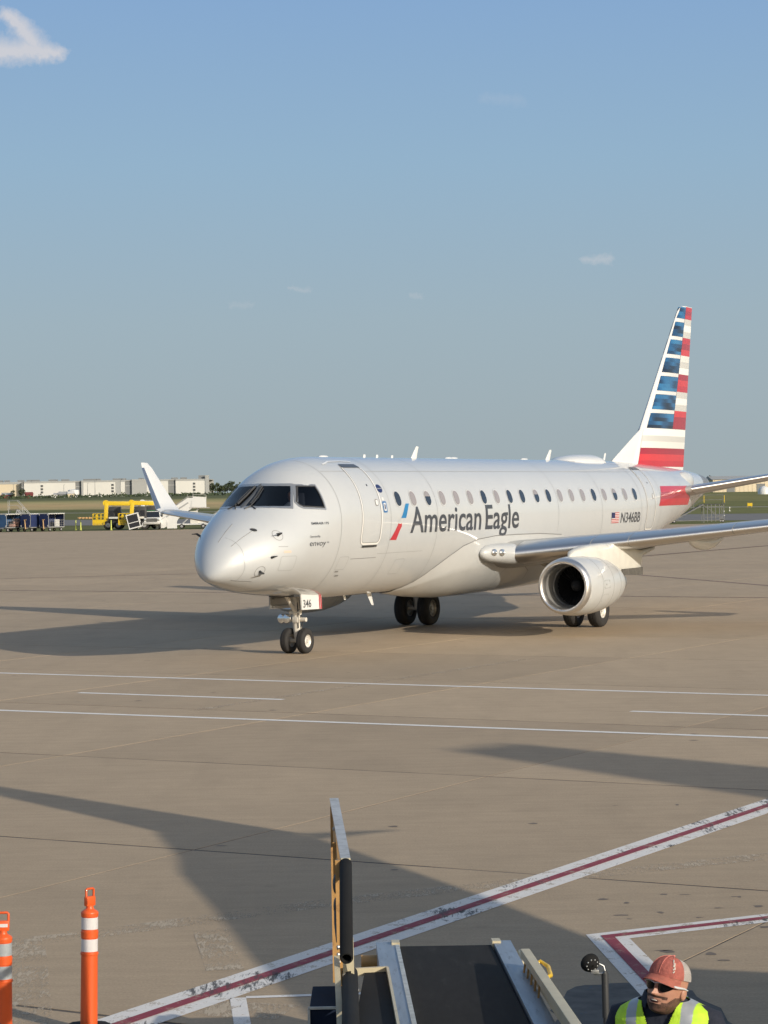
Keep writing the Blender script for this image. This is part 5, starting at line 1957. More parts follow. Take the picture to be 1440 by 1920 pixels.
g.tube([W(.805, 13.62, .95), W(.865, 13.66, .985), W(.905, 13.60, .965), W(.905, 13.40, .955), W(.87, 13.34, .95), W(.815, 13.40, .95)], .0125, 8)
g.done('yellow_handle', M['yellow'], hb, smooth=50)
for k in range(5):
    y = 13.9 - .22 * k
    g = G()
    g.bar(W(.785 + .03 * (14.1 - y), y, .93 + .06 * (14.1 - y)), W(.77 + .03 * (14.1 - y), y, .84), .012)
    g.done('bracket', M['amber'], hb, smooth=0)
# round mirror on its black post beside the driver's place
g = G()
g.tube([W(.952, 10.5, .70), W(.952, 10.5, 1.44)], .0125, 10)
g.tube([W(.952, 10.5, 1.36), W(.950, 10.5, 1.555), W(.945, 10.5, 1.562)], .016, 10)
g.tube([W(.952, 10.5, .72), W(.80, 10.6, .70)], .02, 8)
g.tube([W(.952, 10.5, 1.17), W(.952, 10.5, 1.31)], .0185, 10)
mp = g.done('mirror_post', M['dark'], BL, smooth=40)
g = G()
nrm = Vector((.34, -.90, -.28)).normalized()
g.lathe([(-.030, .004), (-.026, .022), (-.014, .038), (.0, .0435), (.006, .0435), (.007, .040)], W(.885, 10.5, 1.604), -nrm, 28, False, True)
mh = g.done('mirror_head', M['black'], mp, smooth=50)
for k in range(9):
    g = G()
    a = 2 * math.pi * k / 9
    x_ = nrm.orthogonal().normalized()
    y_ = nrm.cross(x_)
    q = W(.885, 10.5, 1.604) + nrm * .022 + (x_ * math.cos(a) + y_ * math.sin(a)) * .026
    g.ball(q, .0045, 5)
    g.done('vent_stud', M['dull'], mp, smooth=60)
g = G()
g.tube([W(.90, 10.52, 1.575), W(.905, 10.5, 1.555), W(.95, 10.5, 1.555)], .006, 8)
g.box(W(.905, 10.5, 1.566), (.035, .03, .02), bevel=.003)
g.tube([W(.925, 10.5, 1.60), W(.945, 10.5, 1.59), W(.958, 10.5, 1.54)], .0035, 6)
g.done('mirror_bracket', M['dull'], mp, smooth=40)

# ------------------------------------------------------------------ delineator posts
M['orange'] = mat('orange_plastic', (0.72, 0.105, 0.018), 0.45, 0, 0.1, var=0.08, vscale=8, bump=0.08, bscale=60, stretch=(1, 1, .35), dirt=(0.42, 0.075, 0.025), dscale=9, dthr=(0.58, 0.78))
M['white_band'] = mat('reflective_white_band', (0.66, 0.63, 0.62), 0.30, 0, 0.3, var=0.10, vscale=14, stretch=(1, 1, .2))
M['grey_band'] = mat('silver_band', (0.42, 0.45, 0.46), 0.35, 0.2, 0.2, var=0.25, vscale=9)  # greyer, slightly metallic bands with an uneven tone


def delineator(x, y, rz, lean, label, bands, sticker):
    t = empty('delineator_post', (x, y, 0), rz, label=label, cat='traffic post', group='orange posts along the ramp')
    t.rotation_euler = (lean[0], lean[1], rz)
    g = G()
    pr = [(.05, .060), (.50, .0585), (.535, .058), (.537, .062), (.545, .0635), (.553, .062), (.556, .0575), (.652, .0565), (.655, .0595), (.664, .060), (.672, .0595), (.690, .0615), (.700, .0615), (.705, .057), (.712, .0565), (.800, .0560), (.803, .060), (.822, .061), (.828, .0615), (.838, .057), (.855, .030), (.865, .026), (.880, .026)]
    g.lathe(pr, (0, 0, 0), (0, 0, 1), 36, True, True)
    b = g.done('post', M['orange'], t, smooth=35)
    for (z0, z1), mm in zip(((.562, .648), (.716, .797)), bands):
        g = G()
        g.lathe([(z0, .0568), (z0, .0588), (z1, .0582), (z1, .0562)], (0, 0, 0), (0, 0, 1), 36)
        g.done('reflective_band', M[mm], t, smooth=35)
    g = G()
    prof = [(-.036, .872), (.036, .872), (.046, .905), (.040, .945), (.040, .995), (.030, 1.0), (-.030, 1.0), (-.040, .995), (-.040, .945), (-.046, .905)]
    hole = [(-.028, .950), (.028, .950), (.028, .985), (-.028, .985)]
    g.box((0, 0, .908), (.085, .036, .070), bevel=.012)
    g.tube([(-.036, 0, .93), (-.036, 0, .988), (-.028, 0, .994), (.028, 0, .994), (.036, 0, .988), (.036, 0, .93)], .0085, 8)
    h = g.done('handle', M['orange'], t, smooth=45)
    if sticker:
        g = G()
        g.box((0, -.0195, .912), (.062, .002, .022))
        g.done('handle_label', M['white_band'], h, smooth=0)
    g = G()
    g.lathe([(0, .20), (.03, .20), (.05, .16), (.055, .07)], (0, 0, 0), (0, 0, 1), 8, True, True)
    g.done('base', M['black'], t, smooth=0)


delineator(-2.115, 16.4, rad(52), (rad(0), rad(2.0)), 'orange post with two white bands and an empty carry handle', ('white_band', 'white_band'), False)
delineator(-2.568, 15.52, rad(8), (0, rad(0.8)), 'orange post with silver bands and a white strip on its handle', ('grey_band', 'grey_band'), True)

# ------------------------------------------------------------------ the neighbouring jet whose shadow falls on the ramp (beside and behind the camera)
TANL = 1 / math.tan(SUN_EL)


def cast(x, y, z):
    """point at height z whose shadow falls at ground (x, y)"""
    return Vector((x + SUN_DIR.x * z * TANL, y + SUN_DIR.y * z * TANL, z))


AXD = Vector((0.917, 0.399, 0))
PO = Vector((0, -3.75, 0))
PA = empty('parked_airliner', tuple(PO), 0, label='white jet parked right beside the camera, its wing shading the ramp', cat='airplane')


def PL_(v):
    return Vector(v) - PO


def ax(t, off=0.0, z=0.0):
    n = Vector((-AXD.y, AXD.x, 0))
    return AXD * t + n * off + Vector((0, 0, z))


g = G()
rr = []
for t, r, zc in ((-11.5, .05, 2.6), (-11.2, .5, 2.65), (-10.2, 1.1, 2.85), (-8.8, 1.6, 3.05), (-7, 1.86, 3.2), (0, 1.88, 3.2), (17, 1.88, 3.2), (22, 1.55, 3.5), (26, .95, 4.0), (29.5, .25, 4.5)):
    rr.append([ax(t, r * math.cos(a), zc + r * math.sin(a)) for a in [2 * math.pi * k / 40 for k in range(40)]])
g.loft(rr)
pf = g.done('fuselage', M['white_paint'], PA, smooth=60)
nax = Vector((-AXD.y, AXD.x, 0))


def slabpoly(name, P, th, par, m='white_paint'):
    g = G()
    P = [PL_(p) for p in P]
    nn = (P[1] - P[0]).cross(P[2] - P[0]).normalized()
    g.slab([p - nn * th / 2 for p in P], nn * th)
    return g.done(name, M[m], par, smooth=0)


zw0, zw1 = 2.9, 4.0
wl = [cast(3.4, 17.75, 2.75), cast(1.95, 18.25, 2.85), cast(1.576, 19.52, 3.0), cast(.638, 21.98, 3.35), cast(-.39, 24.38, 3.75), cast(-.934, 25.70, 3.95), cast(-2.45, 25.95, 3.95), cast(-2.05, 24.2, 3.7), cast(-1.947, 23.17, 3.55), cast(-1.508, 21.33, 3.25), cast(-.998, 18.84, 2.9), cast(-0.2, 15.6, 2.55)]
root_in = [Vector((3.6, 0.2, 2.2)), Vector((10.5, 2.9, 2.2))]
PWG = slabpoly('wing', [root_in[1] + Vector((0.3, 3.0, .3))] + wl + [root_in[0]], .16, PA)
slabpoly('wing_root', [root_in[0] + Vector((0, -1, 0)), root_in[1] + Vector((0, -1, 0)), root_in[1] + Vector((.3, 3.0, .3)), root_in[0] + Vector((0, 0, 0))], .3, PA)
wlz = lambda x, y, z: cast(x, y, z)
slabpoly('winglet', [wlz(-.90, 25.78, 3.95), wlz(-2.47, 26.05, 3.95), wlz(-3.10, 27.05, 4.4), wlz(-6.1, 31.4, 6.25), wlz(-6.3, 32.05, 6.3), wlz(-4.98, 30.5, 5.6)], .05, PA)
slabpoly('lower_winglet', [wlz(-.95, 25.86, 3.93), wlz(-.75, 25.45, 3.8), wlz(.10, 26.05, 3.2)], .04, PA)
fb = Vector((25.9, 7.5, 0))
fin_pts = []
def finp(x, y):
    """point of the fin plane whose shadow falls at ground (x, y)"""
    # solve P = (x,y,0) + L*(sun) lying on the vertical plane through PO along AXD
    # (x + sx L - PO.x, y + sy L - PO.y) . nax = 0
    L = -((x - PO.x) * nax.x + (y - PO.y) * nax.y) / (SUN_DIR.x * nax.x + SUN_DIR.y * nax.y)
    return Vector((x + SUN_DIR.x * L, y + SUN_DIR.y * L, L / TANL))
FP = [finp(.94, 33.93), finp(1.9, 34.72), finp(5.03, 31.25), finp(7.2, 28.9)]
FB = [finp(4.53, 28.16), finp(5.7, 26.0)]
slabpoly('fin', [FP[0], FP[1], FP[2], FP[3], Vector((FP[3].x + .4, FP[3].y + .17, 4.2)), Vector((FB[1].x - 3.6, FB[1].y - 1.5, 4.2)), FB[1], FB[0]], .30, PA)
for sd in (1, -1):
    P = [ax(24.2, sd * .6, 4.2), ax(27.4, sd * .4, 4.3), ax(29.6, sd * 6.6, 5.0), ax(28.2, sd * 6.6, 5.0)]
    slabpoly('stabilizer', [p + PO for p in P], .14, PA)
wl2 = [ax(4.2, -1.4, 2.3), ax(11.5, -1.4, 2.3), ax(13.4, -9, 3.0), ax(15.0, -16.5, 3.9), ax(13.6, -16.5, 3.9), ax(9.2, -8, 2.9)]
slabpoly('wing', [p + PO for p in wl2], .16, PA)
for sd in (1, -1):
    if sd < 0:
        g = G()
        g.lathe([(0, .85), (.3, .98), (1.5, 1.0), (3.2, .8), (4.0, .55)], ax(3.5, sd * 4.9, 1.35), AXD, 28, False, True)
        g.done('engine', M['white_paint'], PA, smooth=50)
for t, o_ in ((-7.6, .25), (-7.6, -.25), (8.4, 2.6), (8.4, 3.2), (8.4, -2.6), (8.4, -3.2)):
    g = G()
    R = .34 if t < 0 else .54
    g.lathe([(-.15, R * .6), (-.15, R * .95), (-.08, R), (.08, R), (.15, R * .95), (.15, R * .6)], ax(t, o_, R), nax, 24, True, True)
    g.bar(ax(t, o_, R), ax(t, o_ * .8, 2.2), .12)
    g.done('wheel', M['tyre'], PA, smooth=40)

# ------------------------------------------------------------------ ground equipment along the far apron edge
M['boom_yellow'] = mat('boom_yellow_paint', (0.62, 0.43, 0.012), 0.45, 0, 0.2, var=0.08, vscale=2)
M['cart_blue'] = mat('blue_curtain', (0.010, 0.022, 0.085), 0.6, var=0.2, vscale=1.5)
M['cart_blue2'] = mat('faded_blue_curtain', (0.03, 0.085, 0.19), 0.7, var=0.25, vscale=1.5)
M['dark_galv'] = mat('weathered_steel', (0.17, 0.175, 0.18), 0.6, 0.3, var=0.15)
M['galv'] = mat('galvanised_tube', (0.36, 0.37, 0.38), 0.5, 0.4, var=0.1)
M['tan'] = mat('tan_paint', (0.50, 0.32, 0.15), 0.6)
M['board'] = mat('cardboard', (0.42, 0.31, 0.21), 0.9, var=0.15)
M['pink_bag'] = mat('dusty_pink_cloth', (0.33, 0.21, 0.18), 0.9, var=0.3, vscale=3)
M['lime'] = mat('lime_plastic', (0.55, 0.60, 0.12), 0.5)


def wheels(root, spots, R, w, axis=(1, 0, 0), m='tyre'):
    for x, y in spots:
        g = G()
        g.lathe([(-w / 2, R * .55), (-w / 2, R * .9), (-w * .35, R), (w * .35, R), (w / 2, R * .9), (w / 2, R * .55)], (x, y, R), axis, 18, True, True)
        o = g.done('wheel', M[m], root, smooth=40)
        g = G()
        for s_ in (1, -1):
            g.lathe([(s_ * w * .51, R * .52), (s_ * w * .53, R * .2), (s_ * w * .60, 0.01)], (x, y, R), axis, 12)
        g.done('hub', M['galv'], o, smooth=40)


def baggage_cart(x, y, rz, label, open_side, blue, bar=True):
    t = empty('baggage_cart', (x, y, 0), rz, label=label, cat='baggage cart', group='baggage carts at the apron edge')
    Wd, L = 1.5, 2.7
    g = G()
    g.box((0, 0, .50), (Wd, L, .10))
    g.box((0, 0, .40), (.5, L, .10))
    g.done('deck', M['galv'], t, smooth=0)
    wheels(t, [(sx_ * .55, sy_ * .95) for sx_ in (1, -1) for sy_ in (1, -1)], .22, .14)
    for sx_ in (1, -1):
        for sy_ in (1, -1):
            g = G()
            g.box((sx_ * (Wd / 2 - .03), sy_ * (L / 2 - .03), 1.3), (.06, .06, 1.6))
            g.done('post', M['galv'], t, smooth=0)
    g = G()
    rings = []
    for k in range(41):
        yy = -L / 2 - .04 + (L + .08) * k / 40
        zz = 2.12 + .035 * math.cos(k / 40 * 2 * math.pi * 7)
        rings.append([(-Wd / 2 - .04, yy, zz), (Wd / 2 + .04, yy, zz), (Wd / 2 + .04, yy, zz - .07), (-Wd / 2 - .04, yy, zz - .07)])
    g.loft(rings)
    g.done('roof', M['dirty_white'], t, smooth=40)
    for nm, c, s_ in (('end_curtain', (0, -L / 2 - .035, 1.30), (Wd - .02, .03, 1.5)), ('end_curtain', (0, L / 2 + .035, 1.30), (Wd - .02, .03, 1.5))):
        g = G()
        g.box(c, s_)
        e = g.done(nm, M[blue], t, smooth=0)
        for zz in (2.0, .66):
            for xx in (-Wd / 2 + .08, Wd / 2 - .08):
                g = G()
                g.box((xx, c[1] - math.copysign(.02, -c[1]), zz), (.10, .012, .22))
                g.done('curtain_strap', M['dirty_white'], e, smooth=0)
    g = G()
    g.box((-Wd / 2 - .035, 0, 1.30), (.02, L - .1, 1.5))
    g.done('side_curtain', M[blue], t, smooth=0)
    if not open_side:
        g = G()
        g.box((Wd / 2 + .035, 0, 1.30), (.02, L - .1, 1.5))
        g.done('side_curtain', M[blue], t, smooth=0)
    else:
        g = G()
        for k in range(9):
            g.box((Wd / 2 - .03, -L / 2 + .3 * k + .12, .95), (.015, .015, .85))
        for zz in (.75, 1.0, 1.25, 1.38):
            g.box((Wd / 2 - .03, 0, zz), (.015, L - .1, .015))
        g.done('side_mesh', M['galv'], t, smooth=0)
    if bar:
        g = G()
        g.tube([(.05, -L / 2 - .1, .30), (.02, -L / 2 - .13, .9), (-.05, -L / 2 - .10, 1.35)], [.07, .06, .05], 8)
        g.tube([(-.18, -L / 2 - .12, 1.38), (.22, -L / 2 - .10, 1.40)], .04, 6)
        g.done('tow_bar', M['tan'], t, smooth=40)
    return t


def FX(px, Y):
    return (px - 720) / F_PX * Y


baggage_cart(FX(66, 281) - .3, 281.3, rad(-33), 'closed dark blue baggage cart in the middle of the three', False, 'cart_blue')
baggage_cart(FX(97, 281), 281.0, rad(-36), 'dark blue baggage cart with open mesh side, nearest the yellow lifts', True, 'cart_blue')
baggage_cart(FX(16, 281), 281.5, rad(-33), 'baggage cart with faded light blue curtains behind the grey steps', True, 'cart_blue2', False)
g = G()
g.box((0, 0, .42), (.55, .5, .84), bevel=.02)
tag(g.done('cargo_box', M['white_paint'], None, smooth=30, loc=(FX(106, 281), 281.4, .56)), 'pale box inside the open baggage cart by the lifts', 'box')
g = G()
for k in range(5):
    g.box((random.uniform(-.3, .3), random.uniform(-.6, .6), .2 + .32 * (k % 3)), (.7, .5, .3), bevel=.06)
tag(g.done('cargo_pile', M['pink_bag'], None, smooth=40, loc=(FX(27, 281), 281.8, .56)), 'dusty pink pile of bags in the light blue cart', 'luggage', kind='stuff')


def step_stand(name, x, y, mirror, label, H, run, rails, cat, width=1.2, mtl='galv', platform=1.4, group=None):
    """wheeled platform with a flight of steps running along x"""
    t = empty(name, (x, y, 0), 0, label=label, cat=cat, group=group)
    s = -1 if mirror else 1
    g = G()
    g.box((-s * platform / 2, 0, H), (platform, width, .08))
    g.done('platform', M['dark'], t, smooth=0)
    n = max(6, int(H / .24))
    for k in range(n):
        g = G()
        f = (k + .5) / n
        g.box((s * run * f, 0, H * (1 - f)), (run / n * .9, width * .9, .04))
        g.done('step', M[mtl], t, smooth=0)
    for yy in (-width / 2, width / 2):
        g = G()
        g.bar((0, yy, H), (s * run, yy, .15), .05, .12)
        g.done('stringer', M[mtl], t, smooth=0)
        g = G()
        g.tube([(-s * platform, yy, H), (-s * platform, yy, H + rails), (0, yy, H + rails), (s * run * .95, yy, rails + .2), (s * run * .95, yy, .2)], .028, 6)
        for f in (0.3, .62):
            g.tube([(s * run * f, yy, H * (1 - f)), (s * run * f, yy, H * (1 - f) + rails)], .022, 6)
        g.tube([(-s * platform, yy, H + rails * .5), (0, yy, H + rails * .5), (s * run * .95, yy, rails * .5 + .2)], .02, 6)
        g.done('handrail', M[mtl], t, smooth=40)
        for xx in (-s * platform * .95, -s * .05):
            g = G()
            g.box((xx, yy, H / 2), (.07, .07, H))
            g.done('leg', M[mtl], t, smooth=0)
        g = G()
        g.bar((-s * platform, yy, .25), (s * run, yy, .22), .06)
        g.bar((-s * platform * .95, yy, .3), (-s * .05, yy, H - .1), .045)
        g.done('brace', M[mtl], t, smooth=0)
    wheels(t, [(xx, yy) for xx in (-s * platform * .9, s * run * .9) for yy in (-width / 2, width / 2)], .17, .1, (0, 1, 0))
    return t


step_stand('maintenance_steps', FX(33, 283), 283.4, False, 'grey steel maintenance steps standing behind the baggage carts', 2.6, 2.1, 1.1, 'steps', platform=1.1)
st2 = step_stand('maintenance_steps', FX(1318, 262), 262.5, True, 'grey steel work stand with long stairs behind the tail of the airliner', 2.0, 3.6, 1.05, 'steps', platform=2.4, width=1.6, mtl='dark_galv')
g = G()
for k in range(4):
    g.box((.45 + .45 * k, -.8, 1.05), (.07, .07, 1.9))
g.bar((.2, -.82, 1.75), (2.2, -.82, 1.75), .05)
g.bar((.2, -.82, .6), (2.2, -.82, .6), .05)
g.done('guard_frame', M['dark_galv'], st2, smooth=0)
for xx in (.1, 2.35):
    g = G()
    g.box((xx, -.8, 2.6), (.06, .06, .8))
    g.done('yellow_post', M['boom_yellow'], st2, smooth=0)


def boom_lift(x, y, label, arm, basket, blen):
    t = empty('boom_lift', (x, y, 0), 0, label=label, cat='boom lift', group=None)
    g = G()
    g.box((-.35, 0, .75), (1.9, 2.0, .5), bevel=.06)
    g.done('chassis', M['dark'], t, smooth=30)
    wheels(t, [(sx_ * .62 - .40, sy_ * .95) for sx_ in (1, -1) for sy_ in (1, -1)], .55, .36, (0, 1, 0))
    g = G()
    g.box((-.28, .2, 1.85), (1.55, 1.7, 1.85), bevel=.10, taper=.85)
    c = g.done('cab', M['dark'], t, smooth=30)
    g = G()
    g.box((-.60, -.625, 1.95), (.46, .02, .70), Matrix.Rotation(rad(6), 3, 'X'))
    g.box((.02, -.625, 1.95), (.46, .02, .70), Matrix.Rotation(rad(6), 3, 'X'))
    g.done('cab_window', M['glass_dark'], c, smooth=0)
    g = G()
    g.box((-.35, -1.02, 1.42), (1.15, .12, .24), bevel=.03)
    g.done('engine_cover', M['dirty_white'], t, smooth=30)
    g = G()
    g.bar((-1.35, -.1, 3.20), (blen, .1, 3.12), .42, .50, bevel=.04)
    b = g.done('boom', M[arm], t, smooth=30)
    g = G()
    g.lathe([(-.3, .36), (.3, .36)], (-1.35, -.1, 3.22), (0, 1, 0), 18, True, True)
    g.done('knuckle', M[arm], b, smooth=40)
    g = G()
    g.bar((-1.25, -.25, 3.25), (-1.38, -.55, .75), .34, .46, up=(1, 0, 0), bevel=.03)
    g.done('jib', M[arm], t, smooth=30)
    g = G()
    g.tube([(-1.15, -.2, 2.6), (-.5, -.1, 2.95)], .07, 8)
    g.done('cylinder', M['galv'], t, smooth=40)
    if basket == 'cage':
        g = G()
        g.box((-2.15, -.7, .62), (1.45, .85, .10))
        g.done('basket_floor', M[arm], t, smooth=0)
        for yy in (-1.12, -.28):
            for zz in (1.2, 1.55, 1.95):
                g = G()
                g.bar((-2.87, yy, zz), (-1.43, yy, zz), .06)
                g.done('basket_rail', M[arm], t, smooth=0)
            for k in range(4):
                g = G()
                g.bar((-2.86 + .475 * k, yy, .62), (-2.86 + .475 * k, yy, 1.97), .06)
                g.done('basket_bar', M[arm], t, smooth=0)
        g = G()
        g.box((-2.15, -1.13, .95), (1.42, .03, .45))
        g.box((-2.4, -.75, 1.55), (.3, .3, .55))
        g.done('basket_panel', M[arm], t, smooth=0)
    else:
        R = Matrix.Rotation(rad(-14), 3, 'Y')
        ctr = Vector((-2.0, -4.3, 1.02))
        g = G()
        g.bar((-1.36, -.55, .9), (-1.45, -3.75, 1.25), .3, .3)
        g.done('jib_extension', M[arm], t, smooth=0)
        cab = []
        for nm, c_, s_ in (('cab_post', (-.68, -.5, 0), (.10, .10, 1.6)), ('cab_post', (.68, -.5, 0), (.10, .10, 1.6)), ('cab_post', (-.68, .5, 0), (.10, .10, 1.6)), ('cab_post', (.68, .5, 0), (.10, .10, 1.6)),
                           ('cab_roof', (0, 0, .84), (1.5, 1.15, .12)), ('cab_floor', (0, 0, -.80), (1.5, 1.15, .14)), ('cab_sill', (0, -.52, -.15), (1.3, .06, .08))):
            g = G()
            g.box(ctr + R @ Vector(c_), s_, R)
            g.done(nm, M['white_paint'], t, smooth=0)
        g = G()
        g.box(ctr, (1.30, .96, 1.5), R)
        g.done('cab_glass', M['glass_dark'], t, smooth=0)
        g = G()
        g.tube([ctr + Vector((.5, -.3, -.9)), ctr + Vector((1.0, -.3, -.6)), ctr + Vector((1.1, -.2, -.2))], .04, 6)
        g.done('bracket', M['white_paint'], t, smooth=40)
    return t


B1 = boom_lift(FX(220, 286.5), 286.5, 'yellow boom lift with lowered basket, leftmost, beside the lime posts', 'boom_yellow', 'cage', 1.55)
B2 = boom_lift(FX(268, 284), 284.2, 'yellow boom lift parked between the other yellow lift and white cab', 'boom_yellow', 'cage', 1.3)
B3 = boom_lift(FX(290, 288), 287.0, 'white boom lift with a glazed tilting cab beside the white truck', 'white_paint', 'cabin', .9)
g = G()
g.tube([(-2.9, -1.4, 1.45), (-4.6, -1.5, 1.48)], .09, 8)
for k in range(4):
    g.box((-3.2 - .4 * k, -1.5, 1.47), (.12, .3, .22))
g.done('spare_jib', M['tan'], B1, smooth=30)
g = G()
g.bar((.9, .1, 3.15), (2.0, .2, 3.42), .34, .42)
g.done('boom_extension', M['boom_yellow'], B3, smooth=0)


def truck(x, y, label):
    t = empty('truck', (x, y, 0), 0, label=label, cat='truck')
    g = G()
    g.box((0, .6, 1.00), (2.05, 2.6, .75), bevel=.08)
    g.box((0, -.75, 1.05), (1.95, 1.1, .62), bevel=.10)
    b = g.done('body', M['white_paint'], t, smooth=40)
    g = G()
    g.loft([[(-.95, -.25, 1.36), (.95, -.25, 1.36), (.95, 1.6, 1.36), (-.95, 1.6, 1.36)], [(-.78, .25, 2.15), (.78, .25, 2.15), (.78, 1.5, 2.15), (-.78, 1.5, 2.15)]])
    g.done('cab', M['white_paint'], t, smooth=0)
    g = G()
    g.slab([(-.86, -.22, 1.42), (.86, -.22, 1.42), (.72, .22, 2.08), (-.72, .22, 2.08)], (0, -.02, .01))
    g.done('windscreen', M['glass_dark'], t, smooth=0)
    g = G()
    g.box((0, -1.31, 1.10), (1.30, .04, .42))
    gr = g.done('grille', M['dark'], t, smooth=0)
    for k in range(4):
        g = G()
        g.box((0, -1.335, .96 + .10 * k), (1.22, .02, .03))
        g.done('grille_slat', M['dull'], gr, smooth=0)
    for sx_ in (1, -1):
        g = G()
        g.box((sx_ * .80, -1.31, 1.13), (.26, .05, .26), bevel=.02)
        g.done('headlight', M['lens'], t, smooth=30)
        g = G()
        g.box((sx_ * 1.12, -.1, 1.62), (.18, .10, .28), bevel=.02)
        g.done('side_mirror', M['dark'], t, smooth=0)
    g = G()
    g.box((0, -1.36, .72), (2.0, .14, .26), bevel=.03)
    g.done('bumper', M['alu'], t, smooth=30)
    g = G()
    g.box((-.3, .8, 2.22), (1.0, .35, .14), bevel=.02)
    g.done('light_bar', mat('green_beacon', (0.02, 0.10, 0.05), 0.3), t, smooth=0)
    wheels(t, [(sx_ * .88, sy_) for sx_ in (1, -1) for sy_ in (-.75, 1.35)], .40, .26)


truck(FX(286, 284), 284.3, 'white truck with a black grille between white cab and boarding stairs')


def boarding_stairs(x, y, label):
    t = empty('boarding_stairs', (x, y, 0), 0, label=label, cat='boarding stairs', group='white boarding stairs behind the airliner')
    for yy, nm in ((-.75, 'side_panel'), (.75, 'side_panel')):
        g = G()
        g.slab([(0, yy, .10), (1.0, yy, .10), (4.4, yy, 2.45), (4.4, yy, 3.70), (3.9, yy, 3.70), (0, yy, 1.20)], (0, .06, 0))
        p = g.done(nm, M['white_paint'], t, smooth=0)
        g = G()
        g.tube([(.1, yy, 1.35), (3.9, yy, 3.86), (4.5, yy, 3.86)], .03, 6)
        g.done('handrail', M['alu'], p, smooth=40)
        g = G()
        g.bar((.25, yy - .02, .82), (3.95, yy - .02, 3.12), .02, .16)
        g.done('panel_stripe', M['galv'], p, smooth=0)
    for k in range(11):
        g = G()
        f = (k + .5) / 11
        g.box((.25 + 3.9 * f, 0, .22 + 2.25 * f), (.30, 1.4, .05))
        g.done('step', M['galv'], t, smooth=0)
    g = G()
    g.slab([(-.02, -.80, .05), (.62, -.80, .05), (1.25, -.80, .62), (1.25, -.80, 1.5), (.55, -.80, 1.0), (-.02, -.80, .75)], (0, .04, 0))
    g.done('lower_panel', M['white_paint'], t, smooth=0)
    g = G()
    g.slab([(1.35, -.80, .05), (2.55, -.80, .05), (2.55, -.80, .9), (3.1, -.80, 1.7), (1.35, -.80, .85)], (0, .04, 0))
    g.done('lower_panel', M['white_paint'], t, smooth=0)
    g = G()
    g.box((5.05, 0, 2.50), (1.9, 1.6, .10))
    g.box((6.15, 0, 2.47), (.5, 1.5, .06))
    g.done('platform', M['alu'], t, smooth=0)
    for yy in (-.8, .8):
        g = G()
        g.slab([(4.25, yy, 2.6), (6.0, yy, 2.52), (6.0, yy, 3.75), (4.55, yy, 3.85)], (0, .05, 0))
        p = g.done('platform_panel', M['white_paint'], t, smooth=0)
        g = G()
        g.tube([(4.4, yy, 3.7), (4.5, yy, 4.10), (6.0, yy, 4.02), (6.0, yy, 3.6)], .03, 6)
        g.done('handrail', M['alu'], p, smooth=40)
    g = G()
    g.box((4.4, 0, .52), (5.0, 1.5, .14))
    g.box((6.6, 0, .58), (.5, 1.3, .16))
    g.done('chassis', M['white_paint'], t, smooth=0)
    g = G()
    g.box((4.6, -.4, 1.35), (.9, .5, 1.5))
    g.box((5.2, .2, 1.0), (1.6, .9, .7))
    g.done('engine_housing', M['dirty_white'], t, smooth=0)
    g = G()
    g.bar((3.2, -.3, .6), (5.2, -.3, 2.4), .16)
    g.bar((3.2, .3, .6), (5.2, .3, 2.4), .16)
    g.done('lift_strut', M['galv'], t, smooth=0)
    wheels(t, [(xx, yy) for xx in (3.1, 5.7) for yy in (-.7, .7)], .28, .2, (0, 1, 0))


boarding_stairs(FX(293, 285), 285.0, 'white boarding stairs seen under the raised far wingtip of the airliner')
boarding_stairs(FX(389, 285), 287.5, 'white boarding stairs partly hidden behind the nose of the airliner')
for px, Y, lb in ((142, 286.6, 'slim lime post standing nearest the baggage carts'), (151, 285.9, 'tapered lime post between another post and the leftmost lift'), (208, 281.2, 'pale lime post in front of the leftmost boom lift')):
    g = G()
    g.lathe([(0, .16), (.04, .16), (.05, .09), (1.15, .05), (1.2, .02)], (0, 0, 0), (0, 0, 1), 12, True, True)
    tag(g.done('marker_post', M['lime'], None, smooth=40, loc=(FX(px, Y), Y, 0)), lb, 'marker post', 'lime posts at the apron edge')
g = G()
g.box((0, 0, .55), (1.0, .3, .6), bevel=.03)
g.box((-.4, 0, .13), (.08, .08, .26))
g.box((.4, 0, .13), (.08, .08, .26))
tag(g.done('taxiway_sign', M['boom_yellow'], None, smooth=0, loc=(FX(1406, 470), 470, -.05)), 'small yellow airfield sign out in the grass', 'sign')
for px, Y in ((1368, 395), (1357, 330)):
    g = G()
    g.lathe([(0, .15), (.1, .12), (.15, .05), (.5, .05), (.55, .12), (.7, .10), (.75, .02)], (0, 0, 0), (0, 0, 1), 10, True, True)
    tag(g.done('taxiway_light', M['dirty_white'], None, smooth=40, loc=(FX(px, Y), Y, -.05)), 'small taxiway edge light ' + ('on the grass strip right of the work stand' if Y > 350 else 'at the taxiway edge right of the work stand'), 'light')

# ------------------------------------------------------------------ buildings beyond the airfield
BY = 1900.0
M['wh_white'] = mat('precast_white', (0.62, 0.62, 0.59), 0.85, var=0.04, vscale=0.05)
M['wh_cream'] = mat('precast_cream', (0.62, 0.54, 0.40), 0.85, var=0.05, vscale=0.05)
M['wh_grey'] = mat('precast_grey', (0.35, 0.36, 0.355), 0.85, var=0.04, vscale=0.05)
M['wh_dark'] = mat('precast_dark', (0.19, 0.20, 0.205), 0.85, var=0.05, vscale=0.05)
M['win_dark'] = mat('strip_window', (0.045, 0.05, 0.055), 0.2)
zb0 = terrain_z(BY) - .3


def BX(px):
    return (px - 720) / F_PX * BY


